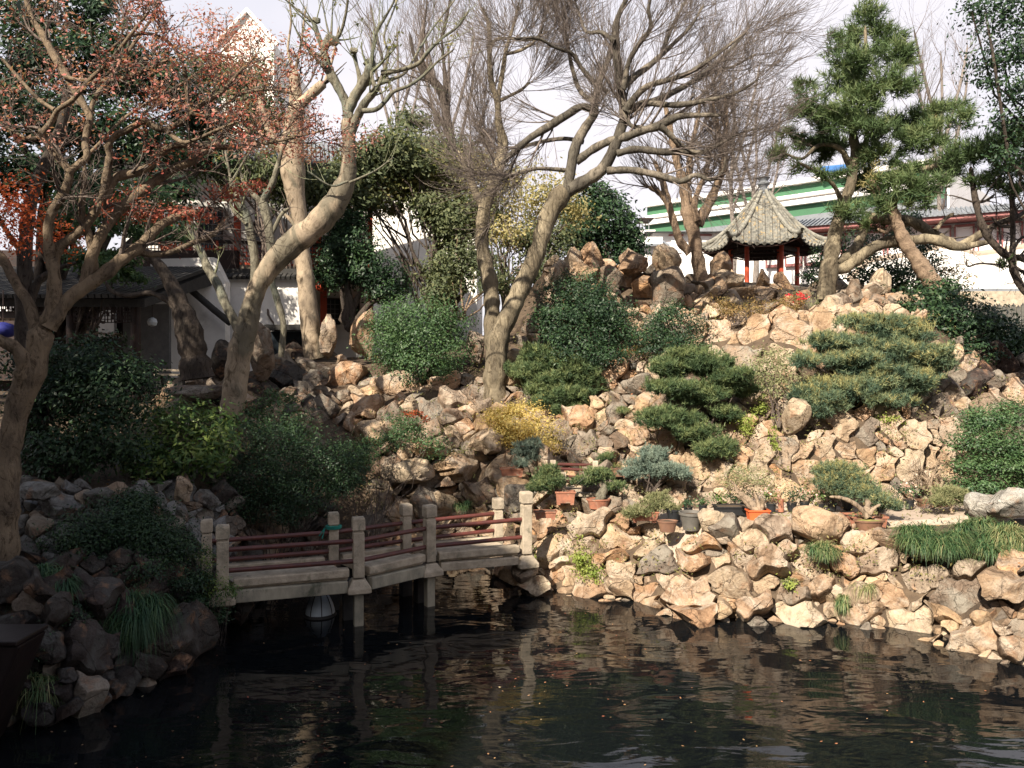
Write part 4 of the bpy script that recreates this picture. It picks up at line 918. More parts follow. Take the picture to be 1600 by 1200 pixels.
# red columns, upper storey then ground floor
for u, v0, v1 in ((374, 290, 402), (497, 310, 420), (576, 325, 420), (301, 330, 410)): hb('column', u - 5 if u < 550 else u - 3, u + 5 if u < 550 else u + 3, v0, v1, .55, .24, M['red'])
for u, v0, v1 in ((505, 438, 520), (575, 452, 500)): hb('column', u - 5, u + 5, v0, v1, .55, .24, M['red'])
# balcony floor, tiled skirt roof, railing with lattice
hb('balcony_floor', 230, 578, 424, 431, .6, 1.5, M['concrete'])
sk = hb('skirt_roof', 330, 578, 431, 446, .95, .7, M['darktile'])
for k in range(31):
    u = 334 + k * 7.8; hb('tile_row', u - 1.6, u + 1.6, 429, 447, 1.2, .34, M['darktile'], sk)
hb('handrail', 235, 578, 388, 393, 1.22, .10, M['darkwood']); hb('bottom_rail', 235, 578, 420, 424, 1.22, .10, M['red'])
for u in range(240, 580, 27): hb('baluster_post', u - 1.8, u + 1.8, 388, 424, 1.222, .12, M['red'])
for i_, u in enumerate(range(240, 550, 27)):
    g = MB(); 
    for k in range(1, 5):
        x = u + 27 * k / 5; A = HA + (HB - HA) * at(x - .7); B = HA + (HB - HA) * at(x + .7); line_box(g, A, B, zv(420, Yat(x)), zv(394, Yat(x)), .03, 1.22)
    for k in range(1, 5):
        y = 394 + 26 * k / 5; A = HA + (HB - HA) * at(u + 2); B = HA + (HB - HA) * at(u + 25); line_box(g, A, B, zv(y + .7, Yat(u + 13)), zv(y - .7, Yat(u + 13)), .025, 1.223)
    g.build('lattice_panel', M['red'] if i_ % 2 else M['pink'], Hl)
# main roof
zr0 = zv(258, 21); g = MB(); A3 = HA - hd * .8; L3 = HB - HA + hd * 1.2
g.prism([(*(A3 + hn * .7), zr0 - .1), (*(A3 - hn * 2.6), zr0 + 1.3), (*(A3 - hn * 2.6), zr0 - .1)], (*L3, 0)); rf = g.build('roof', M['roofgrey'], Hl)
for k in range(64):
    p_ = A3 + L3 * (k + .5) / 64; g = MB(); g.bar((*(p_ + hn * .72), zr0 - .06), (*(p_ - hn * 2.5), zr0 + 1.31), .08, .06); g.build('tile_row', M['roofgrey'], rf)
# gable wing to the right
gb = thing('gable_wing', 'plain sunlit white gable wall with one thin red corner post', 'building', P(660, 560, 26.5))
g = MB(); Y = 26.5; g.prism([P(574, 580, Y), P(574, 322, Y), P(600, 300, Y), P(650, 292, Y), P(700, 318, Y), P(745, 345, Y), P(745, 580, Y)], (0, 5, 0)); g.build('wall', M['white'], gb)
g = MB(); p_ = P(574, 395, Y - .1); g.box((p_[0], Y - .08, zv(360, Y)), (.13, .14, zv(322, Y) - zv(398, Y))); g.build('corner_post', M['red'], gb)
for u0, u1, v0, v1, mt in ((628, 640, 408, 452, 'glass'), (684, 706, 407, 426, 'roofgrey')):
    g = MB(); a = P(u0, v1, Y); b_ = P(u1, v0, Y); g.box(((a[0] + b_[0]) / 2, Y - .03, (a[2] + b_[2]) / 2), (b_[0] - a[0], .08, b_[2] - a[2])); w = g.build('window', M[mt], gb)
    g = MB()
    for k in range(1, 4): x = a[0] + (b_[0] - a[0]) * k / 4; g.box((x, Y - .08, (a[2] + b_[2]) / 2), (.025, .04, b_[2] - a[2]))
    g.build('shutter_slats', M['darkwood'], w)
V_ = np.array([[P(570, 322, Y - .2), P(600, 299, Y - .2), P(650, 290, Y - .2), P(700, 316, Y - .2), P(748, 345, Y - .2)]]); Vr, Fr = tubes(V_, np.full((1, 5), .10), 6); fm('coping', Vr, Fr, M['darktile'], gb)
# far white gabled tower top left
ft = thing('far_gable_house', 'white steep gabled house top rising behind the maple crown', 'building', P(385, 300, 34))
Y = 34; g = MB(); g.prism([P(346, 420, Y), P(346, 62, Y), P(386, 18, Y), P(428, 66, Y), P(428, 420, Y)], (0, 6, 0)); g.build('wall', M['white'], ft)
V_ = np.array([[P(340, 66, Y - .1), P(386, 16, Y - .1), P(434, 70, Y - .1)]]); Vr, Fr = tubes(V_, np.full((1, 3), .12), 6); fm('coping', Vr, Fr, M['whitef'], ft)
# garden walls near the leaning trunk
w1 = thing('low_garden_wall', 'whitewashed wall with sloping dark tile coping left of the leaning trunk', 'wall', P(320, 575, 17.5))
Y = 17.5; g = MB(); g.prism([P(235, 590, Y), P(235, 405, Y), P(333, 402, Y), P(352, 440, Y), P(352, 590, Y)], (0, .3, 0)); g.build('wall', M['white'], w1)
V_ = np.array([[P(262, 425, Y - .25), P(300, 455, Y - .3), P(335, 485, Y - .35), P(360, 505, Y - .4)]]); Vr, Fr = tubes(V_, np.full((1, 4), .075), 7); fm('tile_coping', Vr, Fr, M['darktile'], w1)
w2 = thing('side_garden_wall', 'whitewashed wall with flat dark tile cap behind the leaning trunk', 'wall', P(400, 560, 18))
Y = 18.2; g = MB(); g.prism([P(340, 590, Y), P(340, 436, Y), P(470, 436, Y), P(470, 590, Y)], (0, .3, 0)); g.build('wall', M['white'], w2)
cp = None
for k in range(18): 
    g = MB(); a = P(336 + k * 7.6, 430, Y - .2); g.bar(a + (0, 0, -.06), a + (0, .32, .10), .085, .07); g.build('cap_tile', M['darktile'], w2)
g = MB(); g.bar(P(334, 425, Y + .1), P(474, 425, Y + .1), .2, .13); g.build('cap_ridge', M['darktile'], w2)
g = MB(); g.bar(P(418, 512, Y - .3), P(478, 512, Y - .3), .5, .12); g.build('canopy', M['darktile'], w2)
g = MB(); g.box(P(448, 540, Y - .05), (.75, .1, .65)); g.build('door_opening', M['glass'], w2)

# dark covered gallery
gl = thing('covered_gallery', 'deeply shaded garden gallery with dark roof and hanging lattice', 'gallery', P(110, 600, 15))
g = MB(); a = P(-260, 395, 14.2); b_ = P(238, 452, 14.6)
g.prism([(a[0], 14.0, zv(465, 14)), (a[0], 17.5, zv(395, 15)), (a[0], 17.5, zv(420, 15)), (a[0], 14.0, zv(478, 14))], (b_[0] - a[0], .3, 0)); rfg = g.build('roof', M['darktile'], gl)
for k in range(46):
    x = a[0] + (b_[0] - a[0]) * (k + .5) / 46; g = MB(); g.bar((x, 13.95, zv(463, 14)), (x, 17.5, zv(393.5, 15)), .09, .07); g.build('tile_row', M['darktile'], rfg)
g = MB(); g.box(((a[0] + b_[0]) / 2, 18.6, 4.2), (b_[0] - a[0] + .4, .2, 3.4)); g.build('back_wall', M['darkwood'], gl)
for u in (-60, 46, 112, 212): p_ = P(u, 600, 14.5); g = MB(); g.cyl((p_[0], 14.5, 2.2), (p_[0], 14.5, zv(470, 14.4)), .09, n=12); g.build('column', M['darkwood'], gl, smooth=True)
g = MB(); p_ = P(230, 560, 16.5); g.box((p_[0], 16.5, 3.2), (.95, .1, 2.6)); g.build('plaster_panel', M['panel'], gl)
g = MB(); p_ = P(168, 506, 18.4); g.box((p_[0], 18.4, p_[2]), (.36, .12, .62)); g.build('sunlit_patch', M['whitef'], gl)  # white slab paints a sunlit patch on the dark back wall
g = MB(); p_ = P(12, 472, 18.4); g.box((p_[0], 18.4, p_[2]), (.62, .12, .42)); g.build('sunlit_patch', M['whitef'], gl)  # second painted bright patch on the back wall
def fret(u0, u1, v0, v1, Y, name='lattice', step=5):
    g = MB(); a = P(u0, v1, Y); b_ = P(u1, v0, Y); n = int((u1 - u0) / step); m2 = int((v1 - v0) / step)
    for k in range(n + 1): x = a[0] + (b_[0] - a[0]) * k / n; g.box((x, Y + .02 * (k % 2), (a[2] + b_[2]) / 2), (.014, .018, b_[2] - a[2]))
    for k in range(m2 + 1): z = a[2] + (b_[2] - a[2]) * k / m2; g.box(((a[0] + b_[0]) / 2, Y + .012, z), (b_[0] - a[0], .016, .014))
    for k in range(n * 2): 
        x = a[0] + (b_[0] - a[0]) * rng.uniform(0, .95); z = a[2] + (b_[2] - a[2]) * rng.uniform(0, .9); g.box((x, Y + .005, z), (.05, .017, .05))
    return g.build(name, M['darkwood'], gl)
fret(-50, 44, 468, 488, 14.4); fret(50, 110, 470, 492, 14.4); fret(116, 210, 478, 504, 14.4)
g = MB()
for k in range(9): p_ = P(-10 + k * 8, 499, 16.8); g.box(p_, (.09, .1, .05), rng.normal() * .3)
g.build('coping_tiles', M['path'], gl)
g = MB()
for k in range(16): p_ = P(112 + k * 5.4, 516 + k * .6 + rng.normal(), 16.8); g.box(p_, (.06, .1, .04), rng.normal() * .3)
g.build('coping_tiles', M['path'], gl)
lp = thing('globe_lamp', 'round milky lamp globe hanging in the dark gallery', 'lamp', P(238, 500, 15)); c = P(238, 503, 15)
g = MB(); g.lathe((c[0], c[1], c[2] - .085), [(.02, 0), (.07, .02), (.09, .08), (.07, .14), (.02, .17)], 18); g.build('globe', M['lampwhite'], lp, smooth=True)
g = MB(); g.cyl((c[0], c[1], c[2] + .08), (c[0], c[1], c[2] + .45), .008, n=6); g.build('rod', M['darkwood'], lp)
bl = thing('blue_lantern', 'round blue cloth lantern hanging at the far left edge', 'lantern', P(6, 516, 12)); c = P(5, 516, 12)
g = MB(); g.lathe((c[0], c[1], c[2] - .12), [(.03, 0), (.13, .03), (.17, .12), (.13, .21), (.03, .24)], 20); g.build('shade', M['blue'], bl, smooth=True, sharp=60)
g = MB(); g.cyl((c[0], c[1], c[2] + .1), (c[0], c[1], c[2] + .6), .008, n=6); g.build('cord', M['darkwood'], bl)
for u, v, r_, lb in ((497, 366, .085, 'small red lantern under the big limb of the leaning tree'), (501, 447, .13, 'red round lantern hanging beside the straight grey trunk')):
    q = thing('red_lantern', lb, 'lantern', P(u, v, 19.5)); c = P(u, v, 19.5); g = MB(); g.lathe((c[0], c[1], c[2] - r_), [(r_ * .3, 0), (r_ * .9, r_ * .45), (r_, r_), (r_ * .9, r_ * 1.55), (r_ * .3, r_ * 2)], 16); g.build('shade', M['red'], q, smooth=True, sharp=70)
    g = MB(); g.cyl((c[0], c[1], c[2] + r_), (c[0], c[1], c[2] + r_ + .5), .008, n=6); g.build('cord', M['darkwood'], q)
bn = thing('stone_bench', 'pale slatted bench in the shade beneath the dark leaning trunk', 'bench', P(266, 590, 14))
for v in (578, 585): g = MB(); g.bar(P(243, v, 14), P(291, v + 1, 14), .12, .035); g.build('slat', M['concrete'], bn)
for u in (250, 284): g = MB(); p_ = P(u, 595, 14); g.box(p_, (.07, .12, .22)); g.build('leg', M['pier'], bn)
# stair rails between the rocks
sr_ = thing('stair_railing', 'maroon pipe railing on the steps between the rocks in the centre', 'railing', P(900, 765, 13.2))
for a, b_, Y in (((864, 725), (934, 727), 12.75), ((867, 732), (926, 735), 12.65), ((880, 744), (914, 747), 12.5), ((882, 752), (924, 756), 12.4)):
    g = MB(); g.cyl(P(*a, Y), P(*b_, Y + .1), .024, n=10); g.build('rail', M['rail'], sr_, smooth=True)
for u, v0, v1, Y in ((864, 719, 748, 12.75), (930, 720, 748, 12.85), (880, 738, 768, 12.45), (924, 740, 770, 12.5)): g = MB(); g.bar(P(u, v0, Y), P(u, v1, Y), .09); g.build('post', M['concrete'], sr_, bevel=.006)
g = MB(); g.box(P(903, 770, 12.35), (.5, .4, .06)); g.build('step', M['concrete'], sr_, bevel=.008)
g = MB(); g.box(P(898, 763, 12.7), (.5, .3, .06)); g.build('step', M['concrete'], sr_, bevel=.008)
# unseen hall added on the left, shaped to shade bridge end and left bank
oh = thing('added_shade_hall', 'unseen dark hall added left of the viewing terrace to shade the left bank', 'building', (-12, -3, 1.6))
g = MB(); g.box((-12.8, -3.2, 6.3), (9.0, 8, 9.6)); g.box((-7.85, -3.2, 5.5), (1.1, 8, 8.0)); g.build('wall', M['fence'], oh)
g = MB(); g.prism([(-17.8, -8, 11.1), (-17.8, -3, 13.9), (-17.8, 1.3, 11.1)], (9.6, 0, 0)); g.build('roof', M['darktile'], oh)

bh = thing('added_rear_hall', 'unseen dark timber hall added behind the viewing terrace to cut sky fill', 'building', (0, -13, 1.6))  # unseen hall added behind the camera to hold back low sky fill
g = MB(); g.box((2, -13.5, 5.0), (40, 8, 7.0)); g.build('wall', M['darkwood'], bh)
g = MB(); g.prism([(-18.6, -18.5, 8.5), (-18.6, -13.5, 11.6), (-18.6, -8.6, 8.5)], (41, 0, 0)); g.build('roof', M['darktile'], bh)

# ------------------------------------------------------------------ trees traced limb by limb
def tree(name, label, cat, limbs, mat, Y0, levels=(), twigmat='twig', offs=(0, 0), sc=1.0, sides=12, trunk_first=True, knob=.06, group=None, rsc=1.0):
    """limbs: [(pts, Ya, Yb)], pts in photo pixels (scaled by sc and moved by offs). levels: twig growth settings"""
    L_ = []
    for lb in limbs:
        pts = [(p[0] * sc + offs[0], p[1] * sc + offs[1], p[2] * (rsc if lb is not limbs[0] else 1)) for p in lb[0]]; Ya = lb[1] if len(lb) > 1 else Y0; Yb = lb[2] if len(lb) > 2 else Ya
        L_.append(limb3(pts, Ya, Yb))
    o = thing(name, label, cat, L_[0][0, :3], group)
    for i, l4 in enumerate(L_): limb_obj('trunk' if i == 0 else 'branch', l4, mat, o, sides if l4[:, 3].max() > .03 else 8, knob)
    Rs = np.array([res(l) for l in L_]); Pl, Rd = Rs[:, :, :3], Rs[:, :, 3]
    tips = []
    VV, FF, n0 = [], [], 0
    for k, lv in enumerate(levels):
        Pl, Rd = grow(Pl, Rd, *lv[0], **lv[1]) if not (k == 0 and 'skip' in lv[1]) else grow(Pl[lv[1]['skip']:], Rd[lv[1]['skip']:], *lv[0], **{a: b_ for a, b_ in lv[1].items() if a != 'skip'})
        mn = .0024 if k == len(levels) - 1 else .0042
        Rd = np.maximum(Rd, mn); V_, F_ = tubes(Pl, Rd, 5 if k == 0 else (4 if k == 1 else 3))
        if F_.shape[1] == 4: VV.append(V_); FF.append(F_ + n0); n0 += len(V_)
        tips.append(Pl)
    if VV:
        tw = fm('twigs', np.concatenate(VV), np.concatenate(FF), M[twigmat], o, smooth=True); tw['kind'] = 'stuff'
    return o, tips
def leaf_on(o, tips, n, size, mat, part='foliage', jit=.08, bias=(0, -.3, .8), filt=None, asp=.5, spread=.8):
    A = tips.reshape(-1, 3)
    if filt is not None:
        u = 800 + F * A[:, 0] / A[:, 1]; v = HZ - (A[:, 2] - EYE) * F / A[:, 1]; A = A[filt(u, v)]
    if len(A) == 0: return
    an = A[rng.integers(len(A), size=max(n // 7, 1))]; C = an[rng.integers(len(an), size=n)] + rng.normal(size=(n, 3)) * jit * .75
    return leaves(part, C, size, M[mat], o, bias=bias, spread=spread, asp=asp)
t3 = 1 / 3
# --- twisted maple, left foreground
ML = [
 ([(4,905,23),(8,800,19),(16,700,17),(27,640,18),(45,590,21),(58,550,18),(67,507,19)], 8.3),
 ([(30,612,15),(38,570,14),(25,545,12),(0,533,11),(-45,520,10)], 8.25, 8.0),
 ([(58,520,12),(45,475,9),(30,452,8),(18,430,8),(0,400,8),(-40,365,7)], 8.3, 8.5),
 ([(69,515,13),(86,468,11),(85,430,10),(78,400,9),(75,360,8),(82,330,8),(100,300,8),(108,268,7),(85,240,6),(68,210,6),(61,200,7)], 8.3, 8.1),
 ([(61,215,6),(82,188,5),(90,172,4),(115,155,4),(140,125,4),(172,95,3),(200,60,3),(235,15,2)], 8.1, 7.7),
 ([(60,217,5),(35,213,3),(0,195,2.5),(-30,180,2)], 8.1, 8.2),
 ([(86,172,4),(60,155,3.5),(35,128,3),(0,88,3)], 8.1, 8.6),
 ([(106,270,7),(121,258,6),(136,245,6),(133,225,6),(137,200,6),(140,182,6),(122,150,7),(105,120,7),(85,88,7),(65,52,6),(50,28,5),(38,-10,4)], 8.15, 8.7),
 ([(138,182,5),(150,150,4),(170,125,4),(190,95,3),(215,60,3),(240,25,2)], 8.4, 9.0),
 ([(148,425,8),(140,372,7),(128,335,6),(130,300,4.5),(133,256,4)], 8.5, 8.3),
 ([(76,512,15),(103,472,12),(133,448,12),(167,425,12),(190,405,11),(217,386,10),(240,363,9),(253,350,8),(264,345,8),(284,336,7),(317,330,6)], 8.3, 8.9),
 ([(210,392,7),(240,398,5),(270,393,5),(300,380,5),(330,368,4.5),(345,352,4),(352,338,3)], 8.6, 9.2),
 ([(133,448,11),(140,412,10),(150,385,9),(165,355,9),(190,325,9),(220,300,9),(245,281,8),(275,262,7.5),(300,252,7),(318,238,6),(335,230,6),(350,205,5),(368,192,4)], 8.4, 9.0),
 ([(76,512,12),(82,450,9),(88,393,9),(112,372,8),(133,353,8),(147,333,8),(167,303,8),(173,287,8),(187,275,8),(213,270,7),(233,260,7),(247,243,7),(267,230,6),(287,226,6),(317,228,5),(353,229,4),(386,228,3)], 8.35, 8.7),
 ([(146,335,7),(160,310,7),(165,280,7),(172,240,6.5),(168,230,6.5),(180,212,6),(200,203,6),(225,189,6),(240,197,6),(258,202,6),(280,193,5.5),(298,178,5),(320,160,4),(345,145,4),(372,115,3),(402,85,2)], 8.4, 8.0),
 ([(298,178,5),(292,150,4),(290,120,3.5),(282,90,3.5),(262,65,3),(235,53,3),(200,58,2.5),(160,85,2)], 8.15, 7.8),
 ([(96,115,4),(112,123,4),(140,126,4),(180,125,4),(215,115,3.5),(245,102,3),(272,88,2)], 8.4, 7.9),
 ([(258,202,5),(285,222,4),(310,216,3),(335,205,3),(370,190,2)], 8.1, 7.7),
 ([(317,228,4),(360,232,3),(410,225,3),(460,215,2),(520,200,1.5)], 8.7, 8.9),
 ([(300,178,4),(330,180,3),(370,150,2.5),(420,140,2),(470,150,1.5)], 8.1, 8.4),
 ([(103,275,4),(150,230,3),(200,180,2.5),(300,120,2),(370,60,1.5)], 8.6, 9.6),
]
mp, tp = tree('maple_tree', 'gnarled Japanese maple with twisting bare limbs and thin reddish crown, left foreground', 'maple tree', ML, M['bark_maple'], 8.3,
  [((5, .35, 1.0, .75, .62, 8), dict(up=.05, wig=.10, rk=.45, flat=.9, skip=3)), ((5, .2, 1.0, .7, .42, 7), dict(up=.04, wig=.12)), ((4, .2, 1.0, .7, .24, 5), dict(up=.03, wig=.12))], sides=14, rsc=.88)
fl_top = lambda u, v: (v < 240) & (u < 560)
leaf_on(mp, tp[2], 5200, .044, 'l_dusty', 'dry_leaves', jit=.06, filt=fl_top)
leaf_on(mp, tp[2], 1500, .042, 'l_red', 'red_leaves', jit=.06, filt=lambda u, v: (v < 330) & (u > 150))
C, Nn, T = pads_pts([(25,300,90,60,8.6),(40,345,120,60,8.5),(75,385,90,40,8.5),(110,365,60,30,8.5),(20,375,60,60,8.6),(10,330,70,50,8.4)], 1900, cl=7); leaves('orange_leaves', C, .045, M['l_fire'], mp, bias=Nn + (0, -.2, .6), spread=.6, tint=T)
C, Nn, T = pads_pts([(185,325,80,30,8.8),(240,335,90,30,8.8),(300,335,90,24,8.9),(355,300,70,26,9),(390,290,60,20,9),(210,305,60,20,8.9),(270,385,30,16,8.9)], 2000, cl=8); leaves('red_leaves', C, .042, M['l_red'], mp, bias=Nn + (0, -.2, .6), spread=.6, tint=T)
C, Nn, T = pads_pts([(430,225,150,30,9.2),(500,240,130,30,9.3),(560,215,90,30,9.3),(430,185,130,40,9.3),(360,90,140,60,9.0),(420,130,90,40,9.1),(330,50,120,60,9),(480,195,110,36,9.3),(395,60,90,50,9)], 4200, cl=7); leaves('red_leaves', C, .040, M['l_dusty'], mp, bias=Nn + (0, -.2, .6), spread=.7, tint=T)
# --- second trunk behind it
tree('evergreen_tree', 'thick dark trunk standing right behind the twisted maple trunk', 'tree', [
 ([(60,765,34),(57,700,25),(50,640,20),(42,560,15),(36,500,12),(38,440,11),(40,380,10),(52,300,9),(95,200,8),(110,120,7)], 11.0),
 ([(48,470,7),(60,440,6),(90,420,4),(120,410,3)], 11.0)], M['bark_dark'], 11, sides=14)
# --- leaning pollarded tree
c2 = lambda *p: [(400 + x / 3, y / 3, r) for x, y, r in p]
PT = [
 ([(362,648,19),(368,600,18),(375,550,18),(385,515,17),(393,478,15),(402,450,14),(415,428,16),(435,402,18),(460,378,19),(492,353,19),(520,322,19),(537,292,16),(544,270,13),(545,240,11),(545,208,11),(544,180,12)], 13.0, 12.6),
 (c2((436,560,12),(420,480,10),(385,410,10),(352,350,11),(328,290,10),(318,235,9),(335,195,10),(348,180,11)), 12.6, 12.6),
 (c2((318,235,7),(290,165,6),(272,110,5),(262,92,6)), 12.6), (c2((325,270,6),(270,250,5),(240,215,4),(225,205,5)), 12.6),
 (c2((265,100,4),(200,50,2.2),(140,0,1.8),(110,-30,1.5)), 12.6, 12.4), (c2((345,170,3),(330,110,1.8),(310,0,1.5)), 12.6), (c2((352,170,3),(358,60,1.6),(362,-20,1.4)), 12.6, 12.8), (c2((370,190,5),(398,150,3.6),(418,80,3),(432,-10,2.6)), 12.6, 12.3),
 (c2((432,520,12),(465,450,11),(500,395,11),(525,345,11),(538,300,10)), 12.6, 12.4), (c2((470,465,6),(485,370,5),(470,300,4),(458,240,5)), 12.6), (c2((445,620,11),(470,560,10),(505,490,9),(545,440,8),(575,400,8)), 12.6, 12.3),
 (c2((536,330,5),(545,250,4),(565,150,4),(600,90,3),(640,20,2.2),(655,-20,2)), 12.4, 12.1), (c2((570,415,5),(548,380,4),(536,300,4)), 12.4),
 (c2((590,340,6),(640,335,5),(700,322,5),(765,295,4.5),(800,250,4),(870,180,3),(940,130,2.4),(1000,50,1.8)), 12.4, 11.8),
 (c2((500,520,6),(565,512,5),(610,470,5),(645,430,4),(720,400,3.5),(790,350,3),(850,290,2.5),(930,230,2)), 12.4, 12.0),
 (c2((580,390,5),(640,370,4),(700,340,3),(760,240,2.5),(830,130,2),(940,-10,1.6)), 12.4, 12.9),
 (c2((575,400,4),(620,260,3),(600,170,2.4),(640,60,2),(670,-20,1.6)), 12.4, 12.8),
 ([(399,450,12),(399,425,10),(397,397,9),(390,357,9),(384,334,8),(374,313,7),(367,292,6),(360,278,6)], 12.9, 12.7),
 ([(385,350,4),(370,336,3),(362,322,3),(360,280,3),(352,230,2.5),(355,190,2)], 12.75), ([(362,284,3),(375,262,2.5),(388,240,2),(400,215,1.6)], 12.7),
 ([(382,540,14),(370,508,11),(352,475,10),(340,445,10),(325,420,9),(315,395,8),(303,372,6),(292,348,4)], 13.0, 13.6),
 (c2((430,850,3),(350,870,2),(240,800,2)), 12.5, 12.3), (c2((440,855,3),(560,800,2),(640,740,1.6)), 12.5, 12.2),
]
pt, tpp = tree('pollarded_tree', 'big pale tree leaning right over the garden with knobbly pollarded limbs', 'tree', PT, M['bark_pale'], 13,
  [((4, .5, 1.0, .7, .8, 8), dict(up=.10, wig=.05, rk=.35, skip=1)), ((3, .3, 1, .5, .35, 5), dict(up=.05))], 'sprout', sides=16, knob=.04, rsc=.72)
for l in [x for x in COL.objects if x.parent == pt and x.name.startswith('branch')]: l.data.materials[0] = M['bark_grey'] if l.data.vertices[0].co.z < 99 else None
leaf_on(pt, tpp[1], 350, .07, 'l_olive', 'last_leaves', jit=.05)
for u, v, r_ in ((520,64,12),(578,101,11),(495,32,7),(553,80,7),(475,68,6),(508,103,8)):
    blob('pollard_knob', u, v, r_ * 2, r_ * 1.8, M['bark_grey'], pt, 12.5, rough=1.6, dep=1)
# --- straight grey trunk behind
tree('plane_tree', 'straight pale trunk with a patchy bark rising behind the leaning tree', 'tree', [
 ([(492,562,17),(488,540,15),(481,470,14),(476,420,13),(472,391,12),(468,340,12),(461,300,15),(458,268,19),(456,240,19),(459,200,15),(463,165,13),(461,135,9),(460,108,9)], 17.5),
 ([(462,170,10),(478,155,8),(492,142,8),(508,128,7)], 17.4), ([(452,250,10),(430,220,6),(415,190,5),(405,150,4)], 17.5), ([(460,112,3),(450,80,2),(455,30,1.6),(450,-10,1.4)], 17.5), ([(461,112,3),(470,70,2),(478,10,1.6)], 17.5),
 ([(478,380,4),(455,345,3),(440,332,3)], 17.4), ([(508,130,3),(520,90,2),(530,40,1.6)], 17.4)], M['bark_pale'], 17.5,
 [((4, .6, 1, .6, .9, 7), dict(up=.1, wig=.06, rk=.3, skip=1))], 'twig', sides=16, knob=.03)
tree('slender_tree', 'slender grey green trunk with wavy stem between the two pale trunks', 'tree', [
 ([(439,558,5),(443,510,5),(438,485,5),(430,458,5),(424,435,5),(424,405,6),(422,370,7),(416,335,7),(408,310,8)], 15),
 ([(409,315,5),(424,290,5),(433,262,4),(440,238,3),(455,205,2)], 15, 14.7), ([(407,315,5),(395,303,4),(383,290,3),(376,270,2)], 15), ([(425,365,3),(440,335,3),(452,325,2)], 15)], M['bark_grey'], 15,
 [((3, .4, 1, .7, .5, 7), dict(up=.06, wig=.1, rk=.35))], 'twig', sides=12)
tree('dark_leaning_tree', 'broad dark trunk leaning left in front of the white garden wall', 'tree', [
 ([(308,592,27),(303,560,22),(296,520,20),(286,487,16),(273,455,12),(256,425,9),(237,402,8),(215,390,7),(190,385,5)], 13.6),
 ([(285,490,8),(262,470,5),(235,458,4),(200,462,4),(175,455,3),(165,440,3)], 13.6)], M['bark_dark'], 13.6, sides=14)
